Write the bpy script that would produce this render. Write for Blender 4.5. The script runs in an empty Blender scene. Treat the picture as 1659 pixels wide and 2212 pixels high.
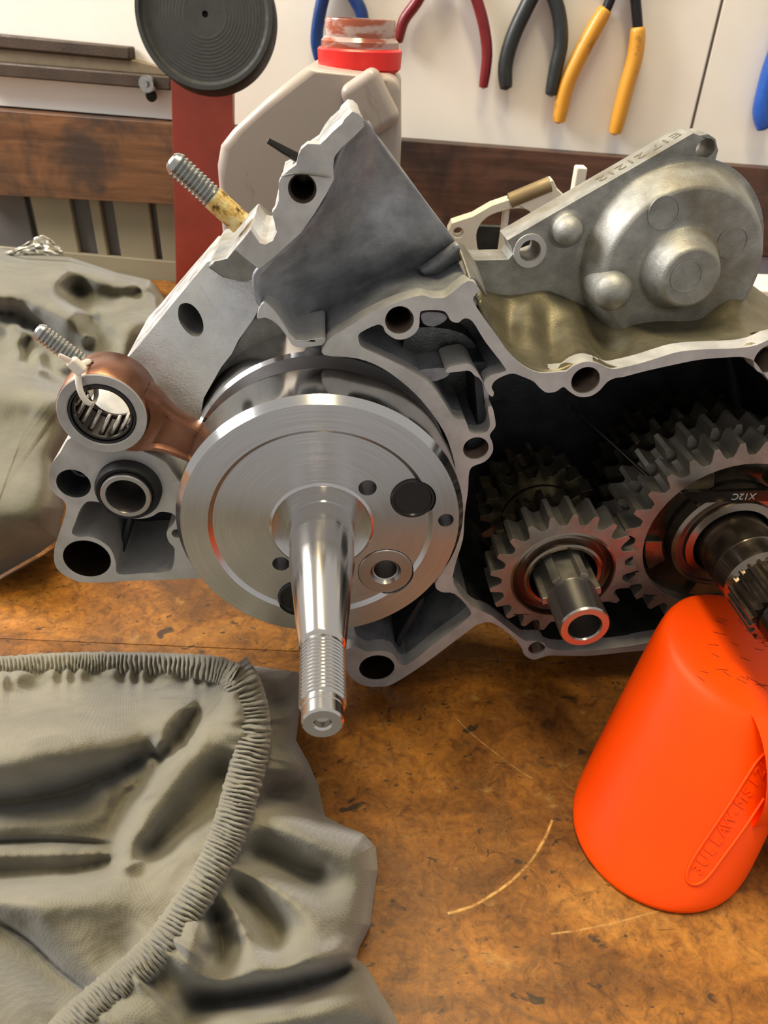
import bpy, bmesh, math, random
import numpy as np
from mathutils import Vector, Matrix, noise
from mathutils.geometry import tessellate_polygon
from mathutils.bvhtree import BVHTree
random.seed(3)
PI = math.pi
S = bpy.context.scene
COL = S.collection
R_ = math.radians
# ------------------------------------------------------------------ camera
W, H, F = 1659., 2212., 1600.
CH = 0.28492
CROT = Matrix.Rotation(R_(90 - 34.48085), 3, 'X') @ Matrix.Rotation(R_(2.5), 3, 'Z')
CAM = Vector((0, 0, CH))
cam = bpy.data.cameras.new('camera')
cam.sensor_fit = 'HORIZONTAL'; cam.sensor_width = 36; cam.lens = 36 * F / W
cam.clip_start = 0.01; cam.clip_end = 50
cam.dof.use_dof = True; cam.dof.focus_distance = 0.29; cam.dof.aperture_fstop = 34
camo = bpy.data.objects.new('camera', cam)
camo.matrix_world = Matrix.Translation(CAM) @ CROT.to_4x4()
COL.objects.link(camo); S.camera = camo
# ------------------------------------------------------------------ world, lights, exposure
wd = bpy.data.worlds.new('world'); S.world = wd; wd.use_nodes = True
wd.node_tree.nodes['Background'].inputs[0].default_value = (1.0, 0.97, 0.93, 1)
wd.node_tree.nodes['Background'].inputs[1].default_value = 0.50
def area(name, loc, target, sx, sy, power, col):
    l = bpy.data.lights.new(name, 'AREA'); l.shape = 'RECTANGLE'; l.size = sx; l.size_y = sy
    l.energy = power; l.color = col
    o = bpy.data.objects.new(name, l); COL.objects.link(o)
    o.location = loc
    o.rotation_euler = (Vector(target) - Vector(loc)).to_track_quat('-Z', 'Y').to_euler()
    return o
area('window_light', (-1.3, 0.62, 1.1), (0, 0.3, 0.1), 0.7, 0.6, 36, (1.0, 0.98, 0.96))
area('ceiling_lamp', (-0.1, 0.42, 1.5), (-0.05, 0.35, 0.0), 0.16, 1.0, 18, (1.0, 0.84, 0.5))
S.view_settings.view_transform = 'Standard'; S.view_settings.look = 'None'
S.view_settings.gamma = 1; S.view_settings.use_curve_mapping = False
S.view_settings.exposure = 0.25
# ------------------------------------------------------------------ geometry helpers
def ray(x, y): return CROT @ Vector(((x - W / 2) / F, -(y - H / 2) / F, -1.0))
def BP(x, y, z=0.0):
    d = ray(x, y); return CAM + d * ((z - CH) / d.z)
def YP(x, y, Y):
    d = ray(x, y); return CAM + d * (Y / d.y)
EN = Vector((0.09620791, -0.99536126, 0)); EU = Vector((0.99536126, 0.09620791, 0)); EV = Vector((0, 0, 1))
EO = Vector((-0.02607335, 0.25607942, 0.11988308))
EM = Matrix(((EU.x, EV.x, EN.x), (EU.y, EV.y, EN.y), (EU.z, EV.z, EN.z)))
def EP(x, y, w=0.0, a=0.0, b=0.0):
    """point of the sight line on the plane W = w + a*U + b*V of the engine frame"""
    d = ray(x, y); N = EN - EU * a - EV * b
    t = (N.dot(EO - CAM) + w) / N.dot(d)
    q = CAM + d * t - EO
    return Vector((q.dot(EU), q.dot(EV), q.dot(EN)))
WY = R_(-8); WN = Vector((math.sin(WY), -math.cos(WY), 0)); WU = Vector((math.cos(WY), math.sin(WY), 0))
WO = Vector((-0.263, 0.89, 0))
def WP(x, y, o=0.0):
    d = ray(x, y); t = WN.dot(WO + WN * o - CAM) / WN.dot(d)
    q = CAM + d * t - WO
    return Vector((q.dot(WU), -o, q.z))
WM = Matrix(((WU.x, -WN.x, 0), (WU.y, -WN.y, 0), (0, 0, 1)))
def tag(o, label=None, cat=None, group=None, kind=None):
    if label: o['label'] = label
    if cat: o['category'] = cat
    if group: o['group'] = group
    if kind: o['kind'] = kind
    return o
def empty(name, loc, rot=None, **k):
    o = bpy.data.objects.new(name, None); COL.objects.link(o); o.empty_display_size = .02
    m = (rot.to_4x4() if rot is not None else Matrix.Identity(4)); o.matrix_world = Matrix.Translation(loc) @ m
    return tag(o, **k)
def mk(name, vs, fs, mat, parent=None, smooth=True, ang=35, bevel=0, off=None, sub=0, seg=2):
    me = bpy.data.meshes.new(name)
    if off is not None: vs = [Vector(v) - Vector(off) for v in vs]
    me.from_pydata([tuple(v) for v in vs], [], [tuple(f) for f in fs]); me.update()
    o = bpy.data.objects.new(name, me); COL.objects.link(o)
    if mat: me.materials.append(mat)
    if parent: o.parent = parent
    if smooth:
        me.polygons.foreach_set('use_smooth', [True] * len(me.polygons))
        if ang < 180: me.set_sharp_from_angle(angle=R_(ang))
    if bevel:
        b = o.modifiers.new('b', 'BEVEL'); b.width = bevel; b.segments = seg; b.limit_method = 'ANGLE'; b.angle_limit = R_(40)
        b.harden_normals = True
    if sub:
        s = o.modifiers.new('s', 'SUBSURF'); s.levels = sub; s.render_levels = sub
    return o
def tomesh(o):
    dg = bpy.context.evaluated_depsgraph_get(); dg.update()
    me = bpy.data.meshes.new_from_object(o.evaluated_get(dg)); o.modifiers.clear(); o.data = me; return o
def cutout(o, cutters):
    for c in cutters:
        m = o.modifiers.new('c', 'BOOLEAN'); m.operation = 'DIFFERENCE'; m.solver = 'EXACT'; m.object = c
    bpy.context.view_layer.update()
    tomesh(o)
    for c in cutters: bpy.data.objects.remove(c)
    o.data.set_sharp_from_angle(angle=R_(30))
    return o
def spl(pts, n=4, closed=True):
    """Catmull-Rom through points"""
    P = [Vector(p) for p in pts]; out = []; L = len(P)
    rng = range(L) if closed else range(L - 1)
    for i in rng:
        if closed: p0, p1, p2, p3 = P[i - 1], P[i], P[(i + 1) % L], P[(i + 2) % L]
        else: p0, p1, p2, p3 = P[max(i - 1, 0)], P[i], P[i + 1], P[min(i + 2, L - 1)]
        for k in range(n):
            t = k / n
            out.append(0.5 * ((2 * p1) + (p2 - p0) * t + (2 * p0 - 5 * p1 + 4 * p2 - p3) * t * t + (3 * p1 - p0 - 3 * p2 + p3) * t ** 3))
    if not closed: out.append(P[-1])
    return out
def circ(c, r, n=32, rot=0.0): return [Vector((c[0] + r * math.cos(2 * PI * i / n + rot), c[1] + r * math.sin(2 * PI * i / n + rot), 0)) for i in range(n)]
def prism(name, outer, holes, w1, mat, parent, bevel=.0004, off=None, floors=None, ang=35):
    """outer, holes: loops of engine frame points with their front depth in z; swept back to w1"""
    vs, fs = [], []; loops = [outer] + holes
    tri = tessellate_polygon([[Vector((p[0], p[1], 0)) for p in l] for l in loops])
    flat = [Vector(p) for l in loops for p in l]; n = len(flat)
    vs = flat + [Vector((p.x, p.y, w1)) for p in flat]
    for t in tri:
        a, b, c = t
        nz = (flat[b] - flat[a]).cross(flat[c] - flat[a]).z
        if nz < 0: a, c = c, a
        fs.append((a, b, c)); fs.append((c + n, b + n, a + n))
    k = 0
    for li, l in enumerate(loops):
        m = len(l); ar = sum(l[i][0] * l[(i + 1) % m][1] - l[(i + 1) % m][0] * l[i][1] for i in range(m))
        fl = (ar > 0) == (li == 0)
        for i in range(m):
            i, j = k + i, k + (i + 1) % m
            fs.append((i, i + n, j + n, j) if fl else (j, j + n, i + n, i))
        k += m
    return mk(name, vs, fs, mat, parent, bevel=bevel, off=off, ang=ang)
def EL(pts, w=0.0, n=3, a=0, b=0): return [EP(p[0], p[1], w, a, b) for p in spl([(x, y, 0) for x, y in pts], n)] if n > 1 else [EP(x, y, w, a, b) for x, y in pts]
def lathe(name, prof, mat, parent=None, n=64, ang=30, c=(0, 0), closed=False, bevel=0, rot=None):
    """prof (r, z) around z, going from outside/front in; open ends at r=0 are capped"""
    vs, fs = [], []; rings = []
    for r, z in prof:
        if r < 1e-7: vs.append((c[0], c[1], z)); rings.append([len(vs) - 1]); continue
        rings.append(list(range(len(vs), len(vs) + n)))
        vs += [(c[0] + r * math.cos(2 * PI * i / n), c[1] + r * math.sin(2 * PI * i / n), z) for i in range(n)]
    pr = list(zip(rings, rings[1:]))
    if closed: pr.append((rings[-1], rings[0]))
    for A, B in pr:
        for i in range(n):
            j = (i + 1) % n
            if len(A) == 1 and len(B) == 1: continue
            if len(A) == 1: fs.append((A[0], B[i], B[j]))
            elif len(B) == 1: fs.append((A[i], B[0], A[j]))
            else: fs.append((A[i], B[i], B[j], A[j]))
    if rot is not None: vs = [rot @ Vector(v) for v in vs]
    o = mk(name, vs, fs, mat, parent, ang=ang)
    bm = bmesh.new(); bm.from_mesh(o.data); bmesh.ops.recalc_face_normals(bm, faces=bm.faces); bm.to_mesh(o.data); bm.free()
    o.data.polygons.foreach_set('use_smooth', [True] * len(o.data.polygons)); o.data.set_sharp_from_angle(angle=R_(ang))
    return o
def grid(name, G, mat, parent=None, thick=0, ang=180, off=None):
    """G rows x cols of points"""
    nr, nc = len(G), len(G[0]); vs = [p for r in G for p in r]
    fs = [(i * nc + j, i * nc + j + 1, (i + 1) * nc + j + 1, (i + 1) * nc + j) for i in range(nr - 1) for j in range(nc - 1)]
    o = mk(name, vs, fs, mat, parent, ang=ang, off=off)
    if thick:
        s = o.modifiers.new('t', 'SOLIDIFY'); s.thickness = thick; s.offset = 0
    return o
def net(ctrl, n=4, m=4):
    rows = [spl(r, m, False) for r in ctrl]
    cols = [spl([r[j] for r in rows], n, False) for j in range(len(rows[0]))]
    return [[cols[j][i] for j in range(len(cols))] for i in range(len(cols[0]))]
def tube(name, pts, rad, mat, parent=None, n=12, flat=1.0, up=(0, 0, 1), ang=60, caps=True):
    P = [Vector(p) for p in pts]; L = len(P); vs, fs = [], []
    rr = rad if isinstance(rad, (list, tuple)) else [rad] * L
    u = Vector(up)
    for i, p in enumerate(P):
        t = (P[min(i + 1, L - 1)] - P[max(i - 1, 0)]).normalized()
        a = u - t * u.dot(t)
        if a.length < 1e-4: a = t.orthogonal()
        a.normalize(); b = t.cross(a); u = a
        for k in range(n):
            th = 2 * PI * k / n
            vs.append(p + (a * math.cos(th) * flat + b * math.sin(th)) * rr[i])
    for i in range(L - 1):
        for k in range(n):
            k2 = (k + 1) % n; fs.append((i * n + k, i * n + k2, (i + 1) * n + k2, (i + 1) * n + k))
    if caps:
        for e, s in ((0, -1), (L - 1, 1)):
            t = (P[e] - P[e + (1 if e == 0 else -1)]).normalized()
            vs.append(P[e] + t * rr[e] * .35); c = len(vs) - 1
            for k in range(n):
                k2 = (k + 1) % n; fs.append((c, e * n + k2, e * n + k) if e == 0 else (c, e * n + k, e * n + k2))
    return mk(name, vs, fs, mat, parent, ang=ang)
def rod_rot(d):
    return Vector(d).normalized().to_track_quat('Z', 'Y').to_matrix()
def box(name, lo, hi, mat, parent=None, bevel=.002, M=None, seg=2):
    vs = [Vector((x, y, z)) for x in (lo[0], hi[0]) for y in (lo[1], hi[1]) for z in (lo[2], hi[2])]
    if M is not None: vs = [M @ v for v in vs]
    fs = [(0, 1, 3, 2), (4, 6, 7, 5), (0, 4, 5, 1), (2, 3, 7, 6), (0, 2, 6, 4), (1, 5, 7, 3)]
    return mk(name, vs, fs, mat, parent, bevel=bevel, seg=seg)
def extr(name, loop, y0, y1, mat, parent, bevel=.001, M=None):
    """loop in x,z, swept from y0 to y1 (wall frame)"""
    n = len(loop); vs = [Vector((p[0], y0, p[2])) for p in loop] + [Vector((p[0], y1, p[2])) for p in loop]
    tri = tessellate_polygon([[Vector((p[0], p[2], 0)) for p in loop]])
    fs = [tuple(t) for t in tri] + [tuple(i + n for i in t[::-1]) for t in tri] + [(i, (i + 1) % n, (i + 1) % n + n, i + n) for i in range(n)]
    o = mk(name, vs, fs, mat, parent, bevel=0)
    bm = bmesh.new(); bm.from_mesh(o.data); bmesh.ops.recalc_face_normals(bm, faces=bm.faces); bm.to_mesh(o.data); bm.free()
    o.data.set_sharp_from_angle(angle=R_(35))
    if bevel:
        b = o.modifiers.new('b', 'BEVEL'); b.width = bevel; b.segments = 2; b.limit_method = 'ANGLE'; b.angle_limit = R_(40)
    return o
# ------------------------------------------------------------------ materials
def srgb(c): return tuple(((x / 255) / 12.92 if x / 255 <= .04045 else ((x / 255 + .055) / 1.055) ** 2.4) for x in c) + (1,)
class NT:
    def __init__(s, name):
        s.m = bpy.data.materials.new(name); s.m.use_nodes = True; s.t = s.m.node_tree
        s.b = s.t.nodes['Principled BSDF']; s.tc = s.t.nodes.new('ShaderNodeTexCoord')
    def n(s, typ, **k):
        o = s.t.nodes.new('ShaderNode' + typ)
        for a, v in k.items():
            if a.startswith('i_'):
                key = a[2:]; key = int(key) if key.isdigit() else key.replace('_', ' ')
                s.set(o.inputs[key], v)
            else: setattr(o, a, v)
        return o
    def set(s, inp, v):
        if hasattr(v, 'links') or isinstance(v, bpy.types.NodeSocket): s.t.links.new(v, inp)
        else: inp.default_value = v
    def vec(s, scale=(1, 1, 1), rot=(0, 0, 0), loc=(0, 0, 0), src='Object'):
        mp = s.n('Mapping'); s.t.links.new(s.tc.outputs[src], mp.inputs[0])
        mp.inputs['Scale'].default_value = scale; mp.inputs['Rotation'].default_value = rot; mp.inputs['Location'].default_value = loc
        return mp.outputs[0]
    def noise(s, scale, detail=4, rough=.55, vec=None, dist=0):
        o = s.n('TexNoise'); o.inputs['Scale'].default_value = scale; o.inputs['Detail'].default_value = detail
        o.inputs['Roughness'].default_value = rough; o.inputs['Distortion'].default_value = dist
        s.t.links.new(vec if vec else s.tc.outputs['Object'], o.inputs['Vector']); return o.outputs['Fac']
    def ramp(s, fac, stops, interp='LINEAR'):
        o = s.n('ValToRGB'); s.t.links.new(fac, o.inputs[0]); cr = o.color_ramp; cr.interpolation = interp
        while len(cr.elements) < len(stops): cr.elements.new(.5)
        for e, (p, c) in zip(cr.elements, stops):
            e.position = p; e.color = c if len(c) == 4 else tuple(c) + (1,)
        return o.outputs[0]
    def mix(s, fac, a, b, mode='MIX'):
        o = s.n('Mix', data_type='RGBA', blend_type=mode)
        s.set(o.inputs['Factor'], fac); s.set(o.inputs['A'], a); s.set(o.inputs['B'], b); return o.outputs['Result']
    def math(s, op, a, b=0.0, c=None):
        o = s.n('Math', operation=op); s.set(o.inputs[0], a); s.set(o.inputs[1], b)
        if c is not None: s.set(o.inputs[2], c)
        return o.outputs[0]
    def bump(s, h, dist, strength=1.0, prev=None):
        o = s.n('Bump'); o.inputs['Strength'].default_value = strength; o.inputs['Distance'].default_value = dist
        s.t.links.new(h, o.inputs['Height'])
        if prev: s.t.links.new(prev, o.inputs['Normal'])
        return o.outputs[0]
    def out(s, color=None, rough=None, metal=None, normal=None, **k):
        for key, v in (('Base Color', color), ('Roughness', rough), ('Metallic', metal), ('Normal', normal)):
            if v is not None: s.set(s.b.inputs[key], v)
        for key, v in k.items(): s.set(s.b.inputs[key.replace('_', ' ')], v)
        return s.m
def g3(v): return (v, v, v, 1)
def simple(name, rgb, rough=.5, metal=0, var=.12, scale=80, bump=0, bscale=600, **k):
    t = NT(name); c = srgb(rgb)
    n1 = t.noise(scale, 5)
    col = t.ramp(n1, [(.3, tuple(x * (1 - var) for x in c[:3])), (.7, tuple(min(1, x * (1 + var)) for x in c[:3]))])
    rr = t.ramp(t.noise(scale * 2.3, 3), [(.3, g3(max(.03, rough - .08))), (.7, g3(min(1, rough + .08)))])
    nm = t.bump(t.noise(bscale, 3), bump) if bump else None
    return t.out(col, rr, metal, nm, **k)
def casting(name, c1, c2, stain, rough=.42, stainfac=.5, bump=.00014, bs=900, metal=.8, mott=70):
    t = NT(name)
    n1 = t.noise(mott, 6, .65); n2 = t.noise(mott * .3, 4, .6, dist=.6)
    base = t.ramp(n1, [(.32, srgb(c1)), (.68, srgb(c2))])
    sm = t.ramp(n2, [(.5, g3(0)), (.68, g3(stainfac))])
    col = t.mix(sm, base, srgb(stain))
    rr = t.ramp(t.noise(mott * 1.7, 5), [(.3, g3(rough - .1)), (.7, g3(rough + .14))])
    nm = t.bump(t.noise(bs, 3, .6), bump)
    return t.out(col, rr, metal, nm)
M_cast = casting('cast_aluminium', (122, 120, 114), (164, 163, 158), (112, 96, 62), rough=.55, stainfac=.5, metal=.65)
M_castdark = casting('dark_cast_aluminium', (112, 114, 118), (172, 174, 178), (98, 97, 98), stainfac=.5, mott=50, metal=.5, rough=.5)
M_shelf = casting('oily_cast_aluminium', (100, 94, 74), (138, 130, 106), (108, 92, 58), stainfac=.6, mott=40)
M_bright = casting('bright_cast_aluminium', (186, 186, 186), (214, 214, 214), (190, 184, 160), rough=.36, stainfac=.35)
M_flange = casting('machined_aluminium', (172, 170, 167), (196, 194, 191), (118, 111, 102), rough=.46, stainfac=.55, bump=.00003, metal=.4)
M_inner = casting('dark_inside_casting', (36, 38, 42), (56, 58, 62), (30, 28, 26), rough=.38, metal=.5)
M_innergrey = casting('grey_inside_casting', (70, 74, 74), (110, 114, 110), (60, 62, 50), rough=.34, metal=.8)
def radial_steel():
    t = NT('turned_steel')
    # lathe marks: rings around the shaft axis
    sx = t.n('SeparateXYZ'); t.t.links.new(t.tc.outputs['Object'], sx.inputs[0])
    r = t.math('SQRT', t.math('ADD', t.math('MULTIPLY', sx.outputs[0], sx.outputs[0]), t.math('MULTIPLY', sx.outputs[1], sx.outputs[1])))
    cb = t.n('CombineXYZ'); t.set(cb.inputs[0], t.math('MULTIPLY', r, 9000.0)); t.set(cb.inputs[1], t.math('MULTIPLY', t.math('ARCTAN2', sx.outputs[1], sx.outputs[0]), 1.5)); t.set(cb.inputs[2], t.math('MULTIPLY', sx.outputs[2], 600.0))
    nn = t.n('TexNoise'); nn.inputs['Scale'].default_value = 1; nn.inputs['Detail'].default_value = 2; t.t.links.new(cb.outputs[0], nn.inputs['Vector'])
    col = t.ramp(nn.outputs['Fac'], [(.25, srgb((176, 174, 174))), (.75, srgb((206, 204, 204)))])
    tg = t.n('Tangent', direction_type='RADIAL', axis='Z')
    nm = None
    return t.out(col, .26, 1.0, nm, Anisotropic=.85, Anisotropic_Rotation=.25, Tangent=tg.outputs[0])
M_turn = radial_steel()
def ground_steel(name, rgb, rough, axis='Z', an=.5, sc=1500):
    t = NT(name)
    v = t.vec((1, 1, sc)) if axis == 'Z' else t.vec((sc, 1, 1))
    nn = t.noise(3, 3, .6, v); c = srgb(rgb)
    col = t.ramp(nn, [(.3, tuple(x * .88 for x in c[:3])), (.7, c[:3])])
    tg = t.n('Tangent', direction_type='RADIAL', axis='Z')
    return t.out(col, rough, 1.0, None, Anisotropic=an, Anisotropic_Rotation=.25, Tangent=tg.outputs[0])
M_shaft = ground_steel('ground_shaft_steel', (208, 203, 196), .17)
M_pin = ground_steel('pin_steel', (178, 174, 170), .3, an=.3)
M_bolt = simple('zinc_steel', (172, 172, 168), .26, 1, scale=300)
M_rust = NT('rusty_stud_steel')
_t = M_rust
_c = _t.ramp(_t.noise(260, 5, .7), [(.38, srgb((92, 62, 34))), (.47, srgb((206, 170, 92))), (.62, srgb((222, 204, 150)))], 'LINEAR')
M_rust = _t.out(_c, .5, .45, _t.bump(_t.noise(900, 3), .0002))
M_gear = casting('gear_steel', (128, 123, 114), (160, 155, 146), (112, 102, 84), rough=.4, stainfac=.45, bump=.00002, metal=.75)
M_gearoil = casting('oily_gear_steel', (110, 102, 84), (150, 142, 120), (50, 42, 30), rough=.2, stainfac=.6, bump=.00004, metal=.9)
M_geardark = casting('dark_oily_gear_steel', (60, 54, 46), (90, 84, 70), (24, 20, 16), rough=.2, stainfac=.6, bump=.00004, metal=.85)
M_clip = simple('oiled_clip_steel', (60, 56, 52), .16, .9, scale=100)
M_collar = simple('oiled_collar_steel', (128, 116, 104), .2, .95, scale=60)
M_copper = casting('copper_plated_steel', (128, 88, 72), (158, 112, 90), (112, 70, 50), rough=.34, stainfac=.5, bump=.00005, metal=.9, mott=55)
M_rubber = simple('black_rubber', (24, 25, 25), .68, 0, var=.3, bump=.00005)
M_blackplug = simple('black_plug', (22, 22, 23), .34, .1, var=.2)
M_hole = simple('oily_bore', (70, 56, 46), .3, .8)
M_nylon = simple('cable_tie_nylon', (226, 218, 204), .35, 0, var=.04, Subsurface_Weight=.2, Subsurface_Scale=.002)
def cloth_mat(name, c1, c2, stain):
    t = NT(name)
    base = t.ramp(t.noise(22, 5, .6), [(.3, srgb(c1)), (.7, srgb(c2))])
    st = t.ramp(t.noise(48, 3, .5, dist=.4), [(.6, g3(0)), (.72, g3(.45))])
    col = t.mix(st, base, srgb(stain))
    w1 = t.n('TexWave', wave_type='BANDS', bands_direction='DIAGONAL'); w1.inputs['Scale'].default_value = 480; w1.inputs['Distortion'].default_value = 1.2; w1.inputs['Detail'].default_value = 1
    t.t.links.new(t.vec((1, 1, 1)), w1.inputs['Vector'])
    w2 = t.n('TexWave', wave_type='BANDS', bands_direction='DIAGONAL'); w2.inputs['Scale'].default_value = 480; w2.inputs['Distortion'].default_value = 1.2
    t.t.links.new(t.vec((1, -1, 1)), w2.inputs['Vector'])
    wv = t.math('MAXIMUM', w1.outputs['Fac'], w2.outputs['Fac'])
    col2 = t.mix(.16, col, wv, 'MULTIPLY')
    nm = t.bump(wv, .00012, .6); nm = t.bump(t.noise(260, 4, .6), .0006, .5, nm)
    return t.out(col2, .92, 0, nm, Sheen_Weight=.25, Sheen_Roughness=.5)
M_cloth = cloth_mat('grey_cotton', (98, 93, 78), (124, 118, 101), (80, 77, 70))
M_cloth2 = cloth_mat('olive_grey_cotton', (84, 80, 64), (108, 103, 84), (62, 60, 52))
M_orange = NT('orange_plastic')
_t = M_orange
M_orange = _t.out(_t.ramp(_t.noise(14, 3), [(.3, (1.0, .062, .0, 1)), (.7, (1.0, .080, .0, 1))]), .42, 0, _t.bump(_t.noise(90, 3), .0004, .25), Specular_IOR_Level=.22)
M_scuff = simple('black_scuff', (60, 16, 8), .6)
M_redbar = simple('red_painted_steel', (150, 58, 40), .42, 0, var=.15, scale=30, bump=.0001)
M_white = simple('white_board_paint', (232, 226, 217), .5, 0, var=.04, scale=9, bump=.0001, bscale=60)
M_grout = simple('dark_gap', (50, 42, 38), .8)
def wood(name, cols, scale=7, axis=(1, 12, 12), rough=.5, dark=None):
    t = NT(name); v = t.vec(axis)
    n = t.noise(scale, 7, .65, v, .4)
    st = [(.25 + .5 * i / (len(cols) - 1), srgb(c)) for i, c in enumerate(cols)]
    col = t.ramp(n, st)
    if dark:
        col = t.mix(t.ramp(t.noise(11, 4, .6, dist=.5), [(.48, g3(0)), (.62, g3(.85))]), col, srgb(dark))
    return t.out(col, t.ramp(n, [(.3, g3(rough - .1)), (.7, g3(rough + .1))]), 0, t.bump(n, .0008, .6))
M_beam = wood('dark_stained_beam', [(66, 40, 22), (104, 66, 34), (126, 84, 46)], dark=(44, 34, 28))
M_beam2 = wood('dark_brown_beam', [(46, 30, 24), (74, 48, 36), (96, 64, 48)], dark=(36, 26, 24))
M_rail = simple('rusty_angle_iron', (64, 50, 38), .6, .2, var=.3, scale=40, bump=.0003)
M_grey = simple('grey_wall_paint', (150, 138, 112), .6, 0, var=.1, scale=8)
M_grey2 = simple('dark_grey_wall_paint', (92, 86, 82), .6, 0, var=.1, scale=8)
M_blue = simple('blue_grip', (18, 52, 112), .35, 0)
M_blue2 = simple('bright_blue_grip', (34, 84, 172), .35, 0)
M_red = simple('red_grip', (112, 22, 28), .35, 0)
M_black = simple('black_grip', (38, 42, 42), .4, 0)
M_yellow = NT('yellow_grip'); _t = M_yellow
M_yellow = _t.out(_t.mix(_t.ramp(_t.noise(90, 4), [(.6, g3(0)), (.7, g3(.6))]), srgb((206, 146, 46)), srgb((120, 84, 36))), .4, 0)
M_tool = simple('blackened_tool_steel', (40, 40, 42), .4, .6)
M_bottle = NT('greyish_bottle_plastic'); _t = M_bottle
M_bottle = _t.out(_t.mix(_t.ramp(_t.noise(40, 6, .7, _t.vec((1, 1, .35))), [(.58, g3(0)), (.74, g3(.6))]), srgb((168, 156, 146)), srgb((122, 84, 60))), .34, 0, _t.bump(_t.noise(30, 3), .0006, .4), Subsurface_Weight=.1, Subsurface_Scale=.01)
M_neck = NT('oily_translucent_neck'); _t = M_neck
M_neck = _t.out(_t.mix(_t.ramp(_t.noise(60, 4, .6, _t.vec((1, 1, 3))), [(.46, g3(0)), (.56, g3(.9))]), srgb((176, 150, 140)), srgb((150, 66, 30))), .16, 0, None)
M_ring = simple('red_plastic_ring', (232, 36, 30), .35, 0, var=.05)
M_foil = simple('crumpled_foil', (232, 228, 218), .3, .6)
M_gasket = simple('cream_painted_casting', (236, 229, 214), .5, 0, var=.06)
M_sheet = simple('blue_grey_plastic', (170, 176, 200), .4)
M_steelband = simple('brass_part', (150, 130, 96), .5, .3)
def bench_mat():
    t = NT('varnished_plywood')
    v = t.vec((1, 1.6, 1))
    a = t.noise(13, 8, .62, v, .8); b = t.noise(46, 6, .7, None, .5); c = t.noise(4.5, 4, .6)
    col = t.ramp(a, [(.28, srgb((88, 52, 18))), (.45, srgb((132, 84, 28))), (.56, srgb((168, 110, 38))), (.72, srgb((192, 136, 62)))])
    big = t.ramp(c, [(.46, g3(0)), (.62, g3(.8))])
    col = t.mix(big, col, srgb((108, 70, 30)), 'MIX')
    spots = t.ramp(t.noise(75, 3, .5, t.vec((1, 1.5, 1), loc=(3, 1, 0)), .8), [(.66, g3(0)), (.70, g3(.85))])
    col = t.mix(spots, col, srgb((40, 36, 26)))
    mott = t.ramp(t.noise(120, 6, .75, None, 1.0), [(.34, (.44, .38, .30, 1)), (.5, (.86, .80, .68, 1)), (.66, (1.1, 1.04, .92, 1))])
    col = t.mix(1.0, col, mott, 'MULTIPLY')
    worn = t.ramp(t.noise(26, 7, .75, t.vec((1, 1.2, 1), loc=(2, 9, 0)), 1.2), [(.5, g3(0)), (.64, g3(.6))])
    col = t.mix(worn, col, srgb((92, 62, 30)))
    small = t.ramp(t.noise(210, 3, .5, t.vec((1, 1.4, 1), loc=(5, 2, 0)), .6), [(.66, g3(0)), (.70, g3(.8))])
    col = t.mix(small, col, srgb((46, 36, 24)))
    fine = t.ramp(t.noise(420, 4, .7), [(.3, g3(.72)), (.62, g3(1))])
    col = t.mix(1.0, col, fine, 'MULTIPLY')
    pale = t.ramp(t.noise(55, 5, .6, t.vec((1, 1.3, 1), loc=(7, 5, 0))), [(.62, g3(0)), (.72, g3(.3))])
    col = t.mix(pale, col, srgb((190, 160, 96)))
    # round stains and knife scores left on the top
    sx = t.n('SeparateXYZ'); t.t.links.new(t.tc.outputs['Object'], sx.inputs[0])
    wob = t.math('MULTIPLY', t.math('SUBTRACT', t.noise(40, 3), .5), .002)
    brk = t.math('MULTIPLY', t.math('MAXIMUM', t.math('SUBTRACT', t.noise(160, 4, .7), .32), 0.0), 3.2)
    def arc(cx, cy, r, w, a0, a1, colr, amt):
        nonlocal col
        dx = t.math('SUBTRACT', sx.outputs[0], cx); dy = t.math('SUBTRACT', sx.outputs[1], cy)
        rr = t.math('SQRT', t.math('ADD', t.math('MULTIPLY', dx, dx), t.math('MULTIPLY', dy, dy)))
        d = t.math('ABSOLUTE', t.math('ADD', t.math('SUBTRACT', rr, r), wob))
        m = t.math('SUBTRACT', 1.0, t.math('SMOOTH_MIN', t.math('DIVIDE', d, w), 1.0, .2)); m = t.math('MAXIMUM', m, 0.0)
        an = t.math('ARCTAN2', dy, dx)
        m = t.math('MULTIPLY', m, brk)
        ok = t.math('MULTIPLY', t.math('GREATER_THAN', an, a0), t.math('LESS_THAN', an, a1))
        col = t.mix(t.math('MULTIPLY', t.math('MULTIPLY', m, ok), amt), col, srgb(colr))
    arc(.0716, .1493, .0393, .0018, -3.1, -1.3, (58, 44, 30), .75)
    arc(.0097, .2178, .0741, .0008, -1.28, -.41, (204, 156, 84), 1.3)
    arc(.030, .40, .262, .0006, -1.42, -1.12, (196, 150, 84), .9)
    arc(.16, .33, .150, .0005, -2.5, -2.2, (196, 156, 96), .8)
    arc(.095, .137, .030, .0016, -3.1, 3.1, (70, 48, 30), .5)
    arc(-.0745, .2059, .0841, .0012, .06, .55, (60, 44, 28), .6)
    rg = t.ramp(a, [(.3, g3(.30)), (.7, g3(.48))])
    nm = t.bump(b, .0003, .5)
    return t.out(col, rg, 0, nm, Specular_IOR_Level=.4)
M_bench = bench_mat()
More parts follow.
